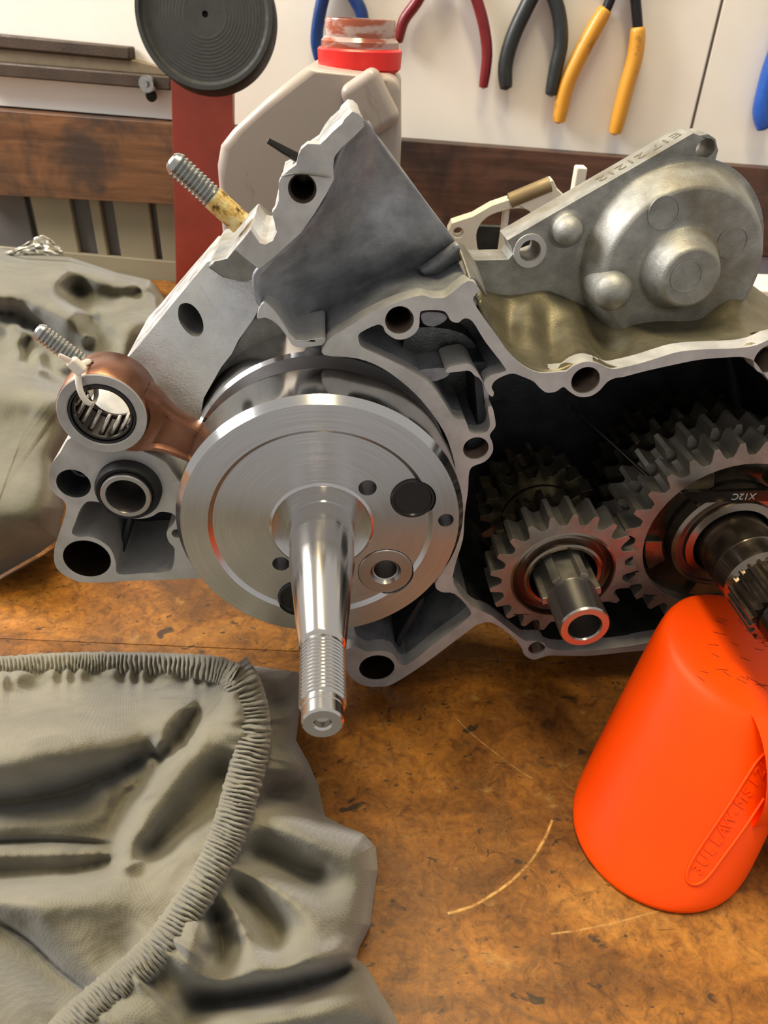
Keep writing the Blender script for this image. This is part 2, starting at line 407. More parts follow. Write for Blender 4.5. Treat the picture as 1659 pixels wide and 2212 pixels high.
# ------------------------------------------------------------------ setting: wall
fl_ = box('floor', (-2, -1.5, -.92), (2, 1.1, -.90), simple('concrete', (132, 128, 124), .8), None, 0); fl_['kind'] = 'structure'
wall = empty('wall_back', WO, WM, kind='structure')
def WL(pts, n=1, o=0.0): return [WP(x, y, o) for x, y in pts] if n == 1 else [WP(p[0], p[1], o) for p in spl([(x, y, 0) for x, y in pts], n)]
zt = .62
def wbox(name, x0, x1, z0, z1, y0, y1, mat, bevel=.001, par=wall): return box(name, (x0, y0, z0), (x1, y1, z1), mat, par, bevel)
wbox('backing', -.9, 1.1, -.9, zt, .012, .03, M_grey2)
sx = WP(1530, 130).x; a = WP(1560, 0); b = WP(1495, 265)
# white boards with a thin dark seam between them
zb0 = WP(0, 218).z; zb1 = WP(1495, 350).z
extr('board', [Vector((-.9, 0, zb0 + .006)), Vector((sx - .0012, 0, zb1)), Vector((sx - .0012, 0, zt)), Vector((-.9, 0, zt))], 0, .012, M_white, wall)
extr('board', [Vector((sx + .0012, 0, zb1)), Vector((1.1, 0, zb1 - .01)), Vector((1.1, 0, zt)), Vector((sx + .0012, 0, zt))], 0, .012, M_white, wall)
beam = empty('trim_1', WO, WM, kind='structure')
p = [WP(-80, 232, .02), WP(560, 282, .02), WP(560, 452, .02), WP(-80, 418, .02)]
extr('beam', p, -.02, .011, M_beam, beam, .002)
p = [WP(565, 283, .02), WP(870, 303, .02), WP(1750, 372, .02), WP(1750, 560, .02), WP(565, 520, .02)]
extr('beam', p, -.02, .011, M_beam2, beam, .002)
# grey ribbed panel under the beam
zr = WP(200, 425).z + .01
for x0, x1, m in ((-90, 68, M_grey2), (80, 162, M_grey), (202, 224, M_grey), (252, 328, M_grey), (342, 560, M_grey)):
    q0 = WP(x0, 520).x; q1 = WP(x1, 520).x
    wbox('panel', q0, q1, -.015, zr, .004, .012, m, .002)
wbox('skirting', WP(-90, 560).x, WP(560, 560).x, -.015, WP(300, 560).z, .001, .008, M_grey, .001)
wbox('lower_panel', WP(560, 560).x, 1.1, -.015, zr, .002, .012, M_grey2)
# ------------------------------------------------------------------ workbench
bench = empty('workbench', (0, .3, 0), label='stained orange-brown varnished plywood workbench carrying the engine parts', cat='workbench')
def plank(y0, y1, i):
    o = box('plank', (-1.2, y0, -.03), (1.3, y1, 0), M_bench, bench, .0005); o.location = (0, -.3, 0); return o
plank(.085, .2809, 0)
pb = plank(.2811, .8, 1)
for v in pb.data.vertices:
    if v.co.y > .5: v.co.y = .885 + math.tan(WY) * (v.co.x - WO.x)
bench.location = (0, .3, 0)
# ------------------------------------------------------------------ crankcase
case = empty('crankcase_half', EO, EM, label='grey cast aluminium engine crankcase half standing on its edge, holding crankshaft and gears', cat='engine')
FL = [(700,767),(702,746),(719,726),(751,707),(798,679),(853,654),(907,638),(931,643),(958,643),(974,634),(1013,606),(1035,624),(1023,642),(1025,656),(1048,691),(1076,730),(1099,762),(1127,788),(1164,805),(1213,803),(1225,801),(1242,789),(1266,781),(1291,785),(1320,797),(1348,793),(1389,783),(1430,770),(1471,759),(1532,754),(1594,752),(1635,745),(1680,728),(1740,740),
      (1760,800),(1700,850),(1670,830),(1650,808),(1631,782),(1608,772),(1573,772),(1512,777),(1451,789),(1389,803),(1348,814),(1328,817),(1311,826),(1295,844),(1275,856),(1250,857),(1230,846),(1217,836),(1201,846),(1180,848),(1164,836),(1152,824),(1127,813),(1107,807),(1086,813),(1068,824),(1062,838),(1067,848),(1064,857),(1056,852),(1048,838),(1046,824),
      (1060,812),(1088,803),(1090,793),(1048,738),(1021,695),(1003,688),(990,697),(974,693),(966,679),(954,671),(915,671),(907,679),(905,707),(892,724),(872,733),(853,732),(833,718),(827,705),(813,702),(780,718),(774,730),(782,750),(813,765),(872,793),(923,824),(950,856),(982,903),(1005,908),(1017,936),(1045,936),(1056,926),(1058,910),(1054,884),(1058,878),(1064,881),(1069,903),(1070,922),(1058,940),(1064,957),(1064,977),(1048,997),(1021,1008),(1013,1024),(1011,1059),(1004,1110),(1000,1165),(985,1215),(980,1262),(1021,1311),(1062,1330),(1127,1380),(1144,1384),(1164,1386),(1193,1403),(1266,1405),(1348,1397),(1400,1388),(1500,1370),(1640,1310),(1760,1240),(1775,1270),(1660,1340),(1500,1392),(1348,1409),(1266,1417),(1193,1416),(1172,1420),(1152,1425),(1133,1415),(1125,1397),(1103,1372),(1062,1345),(1035,1348),(1021,1356),(985,1383),(913,1437),(855,1474),(827,1484),(790,1482),(765,1470),(748,1448),(742,1415),(750,1402),(770,1398),(790,1408),(823,1406),(847,1412),(860,1429),(880,1436),(940,1390),(1008,1338),(1015,1318),(982,1283),(954,1279),(940,1262),(965,1215),
      (975,1120),(983,1060),(984,1020),(978,985),(960,935),(923,880),(880,835),(825,795),(770,774)]
def hole(px, w=0, r=.005, n=28, dx=0): c = EP(px[0], px[1], w); return [Vector((q.x, q.y, w)) for q in circ(c, r, n)]
fl = EL(FL, 0, 3)
holes = [hole((863, 692), r=.0052), hole((1028, 969), r=.0052), hole((1265, 822), r=.0056), hole((1160, 1400), r=.0044), hole((814, 1443), r=.0088), hole((1662, 775), r=.006)]
prism('mating_flange', fl, holes, -.008, M_flange, case, .0003)
CAVI = [(1046,824),(1060,812),(1088,803),(1090,793),(1048,738),(1021,695),(1003,688),(990,697),(974,693),(966,679),(954,671),(915,671),(907,679),(905,707),(892,724),(872,733),(853,732),(833,718),(827,705),(813,702),(780,718),(774,730),(782,750),(813,765),(872,793),(923,824),(950,856),(982,903),(1005,908),(1017,936),(1045,936),(1056,926),(1058,910),(1054,884),(1052,860),(1048,840)]
CAVO = [(702,766),(720,729),(752,710),(798,682),(853,657),(907,641),(931,645),(958,645),(974,637),(1012,609),(1022,645),(1026,658),(1046,691),(1074,730),(1096,765),(1105,800),(1085,812),(1066,826),(1060,840),(1063,858),(1064,881),(1068,905),(1068,924),(1057,942),(1050,990),(1015,1015),(1005,1040),(984,1020),(978,985),(960,935),(923,880),(880,835),(825,795),(770,774)]
def off_w(l, w): return [Vector((p.x, p.y, w)) for p in l]
prism('cavity_wall', off_w(EL(CAVO, 0, 2), -.0075), [off_w(EL(CAVI, 0, 2), -.0075)] + [[Vector((q.x, q.y, -.0075)) for q in hole(h_, r=.0053)] for h_ in ((863, 692), (1028, 969))], -.036, M_castdark, case, 0)
LBO = [(752,1446),(790,1480),(827,1482),(855,1472),(913,1435),(985,1381),(1021,1354),(1058,1338),(1019,1310),(978,1262),(940,1240),(800,1270),(745,1330)]
LBI = [(770,1396),(790,1408),(823,1406),(847,1412),(860,1429),(880,1436),(940,1390),(1008,1338),(1015,1318),(982,1283),(954,1281),(900,1285),(800,1310),(766,1350)]
prism('boss_wall', off_w(EL(LBO, 0, 2), -.0075), [off_w(EL(LBI, 0, 2), -.0075), [Vector((q.x, q.y, -.0075)) for q in hole((814, 1443), r=.0088)]], -.045, M_castdark, case, 0)
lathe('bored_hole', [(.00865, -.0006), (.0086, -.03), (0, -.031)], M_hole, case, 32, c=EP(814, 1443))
# thread rings in the tapped holes
def thread(px, r, z0=-.001, L=.030, mat=M_pin, pitch=.0011, w=0, par=case, name='threaded_hole'):
    c = EP(px[0], px[1], w); pr = []
    k = 0; z = z0 + w
    while z > z0 + w - L:
        pr += [(r, z), (r - .0006, z - pitch / 2)]; z -= pitch
    pr += [(r, z), (0, z - .002)]
    return lathe(name, pr, mat, par, 28, c=c, ang=20)
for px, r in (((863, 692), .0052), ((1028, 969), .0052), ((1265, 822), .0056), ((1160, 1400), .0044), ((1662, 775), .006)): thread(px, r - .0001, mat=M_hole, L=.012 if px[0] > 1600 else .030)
# gearbox casing behind the flange: deep outer wall, back plate
FLW = [(1004,1110),(1000,1165),(985,1215),(980,1262),(1021,1311),(1062,1330),(1127,1380),(1144,1384),(1164,1386),(1193,1403),(1266,1405),(1348,1397),(1400,1388),(1500,1370),(1640,1310),(1760,1240),(1775,1270),(1660,1340),(1500,1392),(1348,1409),(1266,1417),(1193,1416),(1133,1415),(1103,1372),(1062,1345),(1015,1320),(972,1270),(955,1220),(982,1160)]
prism('gearbox_lower_wall', off_w(EL(FLW, 0, 2), -.0075), [], -.088, M_innergrey, case, 0)
RB = [(1062,650),(1100,656),(1139,652),(1179,650),(1222,662),(1298,692),(1357,680),(1413,672),(1504,671),(1556,640),(1620,650),(1700,700)]
top_ = [EP(x, y, -.06) for x, y in RB]; low_ = EL([(1775,1270),(1660,1340),(1500,1392),(1348,1409),(1266,1417),(1133,1415),(1062,1345),(972,1270),(982,1160),(1006,1100),(1012,1030),(1060,980),(1060,900),(1050,830)], 0, 1)
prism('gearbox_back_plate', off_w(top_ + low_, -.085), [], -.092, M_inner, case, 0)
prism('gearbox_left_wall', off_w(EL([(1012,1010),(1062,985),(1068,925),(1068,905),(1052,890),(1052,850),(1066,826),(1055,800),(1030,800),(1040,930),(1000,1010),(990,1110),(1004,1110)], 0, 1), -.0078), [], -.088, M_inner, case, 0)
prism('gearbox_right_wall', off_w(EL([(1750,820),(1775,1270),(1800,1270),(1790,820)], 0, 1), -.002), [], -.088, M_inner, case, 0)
# floor of the small cavities between bore and gearbox
CV = [(700,767),(719,726),(798,679),(907,638),(974,634),(1013,606),(1048,691),(1099,762),(1085,815),(1064,860),(1068,940),(1020,1008),(984,1020),(923,880),(825,795)]
prism('cavity_floor', off_w(EL(CV, 0, 2), -.0345), [], -.05, M_innergrey, case, 0)
# ribs and pads inside the upper cavity (traced at their own depth)
def pad(pts, w, w1, mat, name='inner_rib', bev=.001, n=3): return prism(name, EL(pts, w, n), [], w1, mat, case, bev)
pad([(1046,830),(1029,801),(1013,787),(990,789),(968,795),(964,805),(990,803),(1013,801),(1026,812),(1034,816)], -.0002, -.02, M_flange, 'oil_passage_rib', .0003)
pad([(905,707),(1000,720),(1040,770),(1010,782),(900,780),(870,745)], -.022, -.04, M_innergrey, bev=.003)
pad([(912,676),(955,676),(965,690),(940,705),(915,700)], -.008, -.03, M_castdark, bev=.002)
pad([(905,800),(965,795),(968,812),(935,825),(920,815)], -.006, -.034, M_castdark, bev=.001)
pad([(1015,890),(1056,885),(1057,925),(1045,936),(1017,936)], -.020, -.034, M_shelf, bev=.002)
# lower boss bucket behind bottom cavity
LB = [(760,1380),(770,1300),(950,1262),(1018,1318),(1015,1340),(880,1440),(800,1475),(750,1440)]
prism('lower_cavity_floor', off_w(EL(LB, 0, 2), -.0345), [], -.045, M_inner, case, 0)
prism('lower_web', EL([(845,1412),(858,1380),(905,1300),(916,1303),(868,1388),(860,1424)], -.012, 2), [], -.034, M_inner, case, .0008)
# left lower lug with bearing bores
LL = [(275,962),(215,950),(155,944),(130,978),(108,1009),(107,1045),(119,1067),(137,1081),(143,1099),(134,1135),(119,1179),(117,1211),(127,1233),(155,1251),(192,1259),(300,1254),(430,1249),(440,1240),(425,1200),(410,1100),(405,1060),(391,1045),(372,1020),(356,1000),(320,980)]
LH = [(155,1151),(163,1128),(172,1103),(185,1086),(199,1083),(220,1088),(246,1110),(289,1121),(325,1117),(345,1106),(368,1108),(380,1117),(374,1132),(360,1150),(365,1171),(377,1186),(374,1222),(362,1235),(310,1238),(256,1240),(250,1215),(239,1186),(217,1168),(192,1159),(170,1160)]
cb = EP(280, 1052); cs = EP(159, 1045); cl = EP(188, 1207)
prism('left_lug', EL(LL, 0, 3), [circ(cb, .0128, 40), circ(cs, .0066, 28), circ(cl, .0098, 32), EL(LH, 0, 3), circ(EP(383, 1153), .0024, 12)], -.046, M_flange, case, .0003)
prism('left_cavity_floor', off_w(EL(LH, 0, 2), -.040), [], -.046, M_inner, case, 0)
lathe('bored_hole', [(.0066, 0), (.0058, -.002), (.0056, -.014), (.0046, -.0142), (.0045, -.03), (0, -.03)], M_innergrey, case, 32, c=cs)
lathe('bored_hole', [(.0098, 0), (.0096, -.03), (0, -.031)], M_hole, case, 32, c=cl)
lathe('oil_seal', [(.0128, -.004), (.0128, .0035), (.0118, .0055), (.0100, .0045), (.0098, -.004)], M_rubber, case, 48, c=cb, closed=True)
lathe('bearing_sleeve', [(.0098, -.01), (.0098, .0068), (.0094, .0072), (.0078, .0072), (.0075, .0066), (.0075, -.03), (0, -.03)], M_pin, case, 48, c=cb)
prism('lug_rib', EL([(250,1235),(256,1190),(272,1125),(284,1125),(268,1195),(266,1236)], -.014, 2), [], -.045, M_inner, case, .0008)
# ---- upper cylinder side: machined face, deck, recess
UF = [(761,241),(744,257),(739,267),(717,286),(704,300),(691,312),(676,311),(664,311),(650,323),(644,337),(640,356),(623,368),(609,380),(602,395),(602,419),(602,433),(596,448),(587,460),(594,484),(598,501),(589,520),(573,528),(561,525),(541,496),(525,517),(509,535),(509,540),(527,556),(556,579),(563,579),(594,554),(650,503),(679,462),(705,419),(721,388),(720,359),(722,339),(739,318),(764,296),(787,273),(784,255),(773,245)]
prism('upper_machined_face', EL(UF, 0, 1), [hole((653, 408), r=.0046)], -.006, M_flange, case, .0004)
thread((653, 408), .0045, mat=M_hole)
UB = [(760,244),(744,259),(739,269),(717,288),(704,305),(690,330),(660,350),(640,380),(606,396),(606,432),(590,462),(596,500),(589,518),(573,526),(561,523),(541,498),(512,535),(516,545),(530,556),(556,578),(563,578),(594,553),(649,502),(678,461),(704,418),(720,388),(719,359),(721,339),(738,318),(763,296),(786,273),(783,256),(772,246)]
prism('cylinder_port_body', EL(UB, -.0055, 1), [hole((653, 409), -.0055, .0047)], -.045, M_bright, case, .0006)
# raised ridge and step marks on the machined face
pad([(614,378),(650,372),(708,380),(708,384),(650,377),(618,382)], .0006, -.001, M_cast, 'step_mark', .0002, 2)
# stepped blocks by the stud
pad([(541,500),(509,533),(486,559),(458,565),(448,578),(480,600),(530,612),(580,600),(600,575),(575,530)], -.010, -.055, M_cast, 'deck_step', .0008, 1)
# bracket with the elongated hole, tilted so that it faces up a little
a_, b_ = 0.0, -.35
w0 = -.014
BR1 = [(421,598),(370,660),(300,746),(268,782),(300,830),(330,880),(430,915),(440,860),(478,793),(500,765),(515,735),(498,712),(468,672),(448,640)]
BR2 = [(421,598),(448,566),(460,563),(500,578),(520,590),(545,612),(560,640),(565,655),(548,688),(515,735),(498,712),(468,672),(448,640)]
hc = EP(410, 690, w0, a_, b_)
hp = spl([(x, y, 0) for x, y in [(386,664),(396,655),(412,657),(428,672),(438,694),(439,714),(430,726),(414,725),(398,711),(386,690)]], 3)
prism('mount_bracket', [EP(x, y, w0, a_, b_) for x, y in [(p[0], p[1]) for p in BR1]], [[EP(p[0], p[1], w0, a_, b_) for p in hp]], -.080, M_bright, case, 0)
prism('mount_bracket', [EP(x, y, w0 + .0004, a_, b_) for x, y in [(p[0], p[1]) for p in BR2]], [], -.080, M_bright, case, 0)
prism('bracket_core', off_w([EP(p[0], p[1], w0, a_, b_) for p in hp], -.078), [], -.082, M_innergrey, case, 0)
# bore wall beside the back web
pad([(575,688),(545,690),(515,738),(478,795),(440,862),(428,905),(440,925),(520,830),(600,775),(700,750),(697,744),(640,742),(605,700)], -.037, -.075, M_cast, 'bore_wall', .001, 2)
# lip between recess and bore
LP = [(563,660),(575,655),(600,680),(640,735),(697,728),(697,745),(640,750),(620,728),(600,702),(575,687),(555,688)]
pad(LP, -.0015, -.03, M_flange, 'port_lip', .0006, 3)
# large dark recess wall
def EN3(rows): return net([[EP(x, y, w) for x, y, w in r] for r in rows], 5, 5)
G = EN3([
 [(780,256,-.004),(784,258,-.005),(788,260,-.007),(790,262,-.009),(793,264,-.011)],
 [(741,312,-.003),(765,318,-.010),(793,322,-.014),(818,326,-.015),(840,330,-.014)],
 [(718,368,-.003),(752,380,-.012),(795,388,-.018),(842,390,-.019),(884,388,-.018)],
 [(700,430,-.003),(745,446,-.013),(800,454,-.020),(868,456,-.021),(935,456,-.021)],
 [(648,500,-.003),(710,516,-.014),(790,524,-.022),(885,522,-.024),(980,516,-.024)],
 [(560,577,-.003),(650,592,-.018),(760,588,-.028),(880,556,-.030),(985,530,-.026)],
 [(548,612,-.004),(640,640,-.024),(745,630,-.034),(850,592,-.034),(975,552,-.031)],
 [(560,655,-.004),(625,690,-.022),(700,700,-.034),(810,650,-.037),(940,600,-.036)],
 [(600,690,-.004),(640,735,-.006),(700,742,-.012),(800,690,-.036),(960,625,-.036)]])
grid('port_recess', G, M_castdark, case, .0015)
# rib that runs to the corner and the upper rear edge
grid('recess_rib', EN3([[(905,580,-.030),(935,560,-.026),(985,522,-.020)],[(912,588,-.026),(945,570,-.022),(992,532,-.016)],[(925,600,-.030),(955,590,-.028),(1005,552,-.024)]]), M_castdark, case, .001)
grid('recess_rib', EN3([[(985,522,-.020),(1000,560,-.012),(1015,606,-.002)],[(1000,530,-.030),(1018,565,-.025),(1030,612,-.010)],[(1010,545,-.045),(1030,580,-.042),(1050,640,-.03)]]), M_cast, case, .001)
# ---- clutch side plate with dome
PLW = -.06
PL = [(1095,519),(1200,458),(1350,372),(1497,287),(1512,292),(1530,289),(1546,300),(1552,325),(1546,346),(1556,366),(1575,385),(1602,412),(1622,450),(1636,500),(1640,545),(1632,590),(1618,632),(1640,650),(1659,700),(1640,760),(1400,790),(1200,800),(1120,770),(1065,700),(1035,625),(1018,590),(1010,556),(1030,562),(1098,560),(1108,548),(1104,532)]
prism('side_plate', EL(PL, PLW, 1), [hole((1524, 322), PLW, .0038), hole((1144, 541), PLW, .0042)], -.076, M_cast, case, .0015)
c = EP(1144, 541, PLW)
lathe('boss_ring', [(.0052, PLW - .001), (.0072, PLW - .001), (.0070, PLW + .0012), (.0046, PLW + .0012), (.0042, PLW - .001)], M_flange, case, 32, c=c)
def dome(px, w0, prof, mat=M_cast, name='dome', n=48):
    c = EP(px[0], px[1], w0); return lathe(name, [(r, w0 + z) for r, z in prof], mat, case, n, c=c, ang=60)
# large shallow dome: ellipse at plate plane roughly centred
c0 = EP(1452, 560, PLW); RD = .064
def fil(rs): return rs
D = []
e0 = EP(1452, 560, PLW)
left = EP(1250, 560, PLW); top = EP(1455, 345, PLW); right = EP(1640, 540, PLW)
rx = (right.x - left.x) / 2; cxp = (right.x + left.x) / 2; ryy = rx; cyp = top.y - ryy
def domeprof(R, h, r1, r2): # flank with fillets
    out = []
    P_ = [(R + .0025, 0), (R + .0006, .0005), (R - .0006, .0025), (R - r2 * .62, h - .0042), (R - r2 * .86, h - .0012), (R - r2 * 1.1, h - .0001), (R - r2 * 1.25, h)]
    out = [(q[0], q[1]) for q in spl([(a, b, 0) for a, b in P_], 5, False)]
    if r1 > .9:
        out = [(R + .002, 0), (R + .0004, .0006), (R, .002), (R, h - R)] + [(R * math.cos(t * PI / 16), h - R + R * math.sin(t * PI / 16)) for t in range(1, 8)]
    out.append((0, h)); return out
o = lathe('cover_dome', [(r, PLW + z) for r, z in domeprof(rx - .001, .016, 0, .0060)], M_cast, case, 80, c=(cxp, cyp), ang=60)
ZD = PLW + .016
cc = EP(1466, 580, ZD)
lathe('cover_hub', [(r, ZD + z) for r, z in domeprof(.0163, .013, 0, .0048)], M_cast, case, 56, c=cc, ang=60)
def disc_mark(px, w, r):
    c = EP(px[0], px[1], w); return lathe('cast_disc', [(r + .0004, w - .0005), (r + .0003, w + .00045), (r - .0003, w + .00045), (r - .0004, w + .0001), (0, w + .0001)], M_cast, case, 36, c=c)
disc_mark((1434, 459), ZD, .0062); disc_mark((1582, 524), ZD, .0062); disc_mark((1483, 597), ZD + .013, .0062)
c = EP(1228, 500, PLW + .004)
lathe('rounded_knob', [(r, PLW + z) for r, z in domeprof(.0060, .010, 1, .0058)], M_cast, case, 32, c=c, ang=70)
c = EP(1326, 632, PLW + .02)
lathe('rounded_knob', [(r, PLW + z) for r, z in domeprof(.0080, .026, 1, .0060)], M_cast, case, 32, c=c, ang=70)
# oily exterior roof of the gearbox between plate and flange
ft = [(1035,650),(1062,710),(1104,768),(1150,803),(1205,805),(1266,784),(1335,798),(1389,786),(1450,767),(1532,757),(1594,755),(1640,746),(1745,745)]
bk = [(1035,622),(1056,636),(1100,642),(1139,638),(1179,632),(1222,648),(1298,676),(1357,665),(1413,658),(1504,657),(1556,610),(1600,606),(1700,680)]
Gs = []
F0 = [EP(x, y, -.0012) for x, y in ft]; B0 = [EP(x, y, PLW) for x, y in bk]
rip = [0, .0, -.003, .0045, -.002, .0025, -.003, 0, 0, 0, 0, 0, 0]
for k in range(8):
    t = k / 7; f = t - .10 * math.sin(2 * PI * t)
    Gs.append([F0[i].lerp(B0[i], t) + Vector((0, rip[i] * math.sin(PI * t) - .004 * math.sin(PI * t), 0)) for i in range(13)])
grid('gearbox_roof', net(Gs, 3, 4), M_shelf, case, .002)
# stamped marks on the top edge of the plate
def text(name, s, size, M4, mat, parent, depth=.0003, align='CENTER'):
    cu = bpy.data.curves.new(name, 'FONT'); cu.body = s; cu.size = size; cu.extrude = depth; cu.align_x = align; cu.align_y = 'CENTER'
    o = bpy.data.objects.new(name, cu); COL.objects.link(o); bpy.context.view_layer.update()
    me = bpy.data.meshes.new_from_object(o.evaluated_get(bpy.context.evaluated_depsgraph_get())); bpy.data.objects.remove(o)
    me.transform(M4); me.materials.clear(); me.materials.append(mat)
    q = bpy.data.objects.new(name, me); COL.objects.link(q); q.parent = parent; return q
e1 = EP(1200, 458, PLW); e2 = EP(1497, 287, PLW); tx = (e2 - e1).normalized(); nz = Vector((-tx.y, tx.x, 0)); ty = Vector((0, 0, -1))
def m4(x, y, z, o): return Matrix(((x.x, y.x, z.x, o.x), (x.y, y.y, z.y, o.y), (x.z, y.z, z.z, o.z), (0, 0, 0, 1)))
text('stamped_marks', 'E17 21212', .0085, m4(-tx, -ty * 1, nz, e1.lerp(e2, .66) + nz * .00005 + Vector((0, 0, -.008))) , simple('worn_stamp', (112, 104, 88), .6, .3), case, .0001)
# studs
def stud(p0, p1, w, r, mats, label=None, w2=None):
    A = EP(p0[0], p0[1], w); B = EP(p1[0], p1[1], w if w2 is None else w2); d = B - A; L = d.length; Rm = rod_rot(d)
    vs_prof = []; pitch = .00155; z = 0
    sh = L * .42 if mats[1] is not mats[0] else 0
    o1 = lathe('stud', [(0, 0), (r * .96, 0), (r * .96, sh)] + [(rr, sh + zz) for k in range(int((L - sh - .001) / pitch)) for rr, zz in ((r * .84, k * pitch + .2 * pitch), (r, k * pitch + .6 * pitch), (r, k * pitch + .75 * pitch))] + [(r * .8, L - .0008), (r * .55, L), (0, L)], mats[0], case, 24, ang=15)
    o1.matrix_local = Matrix.Translation(A) @ Rm.to_4x4()
    if label: o1['label'] = label
    if mats[1] is not mats[0]:
        s2 = lathe('stud_shank', [(0, -.0001), (r * 1.0, -.0001), (r * 1.0, sh * .98), (r * .8, sh)], mats[1], case, 24, ang=15)
        s2.parent = o1
    return o1
stud((520, 482), (368, 343), -.026, .0043, (M_bolt, M_rust), 'threaded stud with a rusty yellow shank, upper')
stud((215, 812), (78, 710), -.026, .0038, (M_bolt, M_bolt))
# split pin like black needle
tube('locating_pin', [EP(579, 304, -.01), EP(643, 341, -.01)], [.0010, .0017], M_clip, case, 10)
# ------------------------------------------------------------------ crankshaft
CV_ = Vector((0, -.001, 0)); CO = EO + EV * CV_.y
crank = empty('crankshaft', CO, EM, label='polished steel crankshaft with twin discs and threaded tapered shaft pointing at the viewer', cat='crankshaft')
wf = .0280; wr = .0265; RW = .0548
web = lathe('front_web', [(0, .0018), (.0530, .0018), (.0546, .0026), (RW, .004), (RW, .0243), (.0526, wf), (.0426, wf), (.0424, wf - .0002), (.0410, wr), (.0200, wr), (.0190, wr + .0007), (.0183, wr + .0003), (.0125, wr), (.0121, wr + .0008), (0, wr + .001)], M_turn, crank, 160, ang=18)
cut = []
def cyl(c, r, z0, z1, n=40): return lathe('c', [(0, z0), (r, z0), (r, z1), (0, z1)], None, crank, n, c=c)
def onweb(x, y): p = EP(x, y, wr) - CV_; return (p.x, p.y)
pinc = onweb(833, 1234); p1c = onweb(892, 1076); p2c = onweb(646, 1290)
for c, r, z0 in ((pinc, .0112, .008), (p1c, .0086, .012), (p2c, .0086, .012), (onweb(794, 1054), .0034, .014), (onweb(962, 1119), .0030, .016), (onweb(607, 1218), .0034, .014)):
    cut.append(cyl(c, r, z0, .04))
cutout(web, cut)
lathe('crank_pin', [(0, .009), (.0110, .009), (.0110, wr + .0002), (.0107, wr + .0006), (.0062, wr + .0006), (.0052, wr - .001), (.0047, wr - .0012), (.0047, .012), (0, .012)], M_pin, crank, 48, c=pinc, ang=20)
for c in (p1c, p2c):
    lathe('black_plug', [(0, .013), (.0085, .013), (.0085, wr + .0006), (.0080, wr + .0012), (.0072, wr + .0012), (.0068, wr + .0005), (0, wr + .0004)], M_blackplug, crank, 40, c=c, ang=20)
lathe('back_web', [(0, -.0117), (.0537, -.0117), (RW, -.0137), (RW, -.040), (.05, -.040), (0, -.040)], M_turn, crank, 128, ang=18)
M_rim = ground_steel('ground_rim_steel', (200, 198, 196), .13, an=.3)
for o in (web, [c for c in bpy.data.objects if c.name.startswith('back_web')][0]):
    o.data.materials.append(M_rim)
    for p in o.data.polygons:
        if abs(p.normal.z) < .95 and math.hypot(p.center.x, p.center.y) > .0515: p.material_index = 1
lathe('web_spacer', [(.034, -.0118), (.034, .0019)], M_hole, crank, 48)
pr = [(.0120, wr), (.0120, .0380), (.0119, .0388), (.0118, .0391), (.0117, .0500), (.0115, .0512), (.0075, .0899), (.0073, .0903), (.0064, .0912), (.0064, .0920)]
z = .0920
while z < .1130: pr += [(.0062, z), (.0069, z + .0005), (.0069, z + .0008), (.0062, z + .0013)]; z += .00145
pr += [(.0062, z), (.0062, .1155), (.0060, .1158), (.0060, .1198), (.0055, .1205), (.0027, .1205), (.0022, .1199), (.0020, .1180), (0, .1175)]
lathe('shaft', pr, M_shaft, crank, 96, ang=22)
# connecting rod
rod = empty('connecting_rod', EO, EM, label='copper-coloured connecting rod with open needle bearing at its raised end', cat='connecting rod')
sc = EP(220, 897, .0055); ex = Vector((pinc[0], pinc[1] + CV_.y, 0)); sc2 = Vector((sc.x, sc.y, 0)); d = (ex - sc2); Ld = d.length; d.normalize(); pn = Vector((-d.y, d.x, 0))
t_ = .0045; g_ = .0020
secs = []
for s_, hw in ((.0105, .0132), (.0155, .0124), (.020, .0104), (.024, .0089), (.030, .0080), (.040, .0077), (.055, .0079), (.075, .0086), (Ld - .012, .0100)):
    f = .0022; tt = t_ + (.0030 if s_ < .015 else .0015 if s_ < .018 else .0004 if s_ < .022 else 0); gg = 0 if s_ < .018 else g_ * (.5 if s_ < .022 else 1)
    row = [(-hw, tt * .55), (-hw + .0006, tt), (-hw + f, tt), (-hw + f + .0012, tt - gg), (hw - f - .0012, tt - gg), (hw - f, tt), (hw - .0006, tt), (hw, tt * .55)]
    row = row + [(a, -b) for a, b in row[::-1]]
    secs.append([sc2 + d * s_ + pn * a + Vector((0, 0, b - .005)) for a, b in row])
n_ = len(secs[0]); ss = [spl([r[j] for r in secs], 4, False) for j in range(n_)]
nr = len(ss[0]); vs = [ss[j][i] for i in range(nr) for j in range(n_)]
fs = [(i * n_ + j, i * n_ + (j + 1) % n_, (i + 1) * n_ + (j + 1) % n_, (i + 1) * n_ + j) for i in range(nr - 1) for j in range(n_)]
o = mk('shank', vs, fs, M_copper, rod, ang=50)
lathe('big_end', [(.0215, -.0108), (.0215, .0008), (.0125, .0008), (.0125, -.0108)], M_copper, rod, 64, c=ex, closed=True)
lathe('small_end', [(.0124, .0045), (.0160, .0045), (.0165, .0037), (.0168, -.005), (.0165, -.0148), (.0160, -.0155), (.0124, -.0155)], M_copper, rod, 72, c=sc2, closed=True, ang=50)
lathe('end_face', [(.0123, .0046), (.0160, .0046), (.0161, .0052), (.0158, .0055), (.0127, .0055), (.0123, .0051)], M_flange, rod, 72, c=sc2, closed=True)
lathe('bearing_shell', [(.0122, .0043), (.0120, .0051), (.0113, .0051), (.0112, .0043), (.0112, -.0150), (.0122, -.0150)], M_blackplug, rod, 64, c=sc2, closed=True)
lathe('bearing_race', [(.0111, .0039), (.0111, .0045), (.0106, .0047), (.0100, .0044), (.0100, .0029), (.0109, .0025), (.0109, -.0135), (.0100, -.0138), (.0100, -.0152), (.0111, -.0152)], M_clip, rod, 64, c=sc2, closed=True)
nee = None
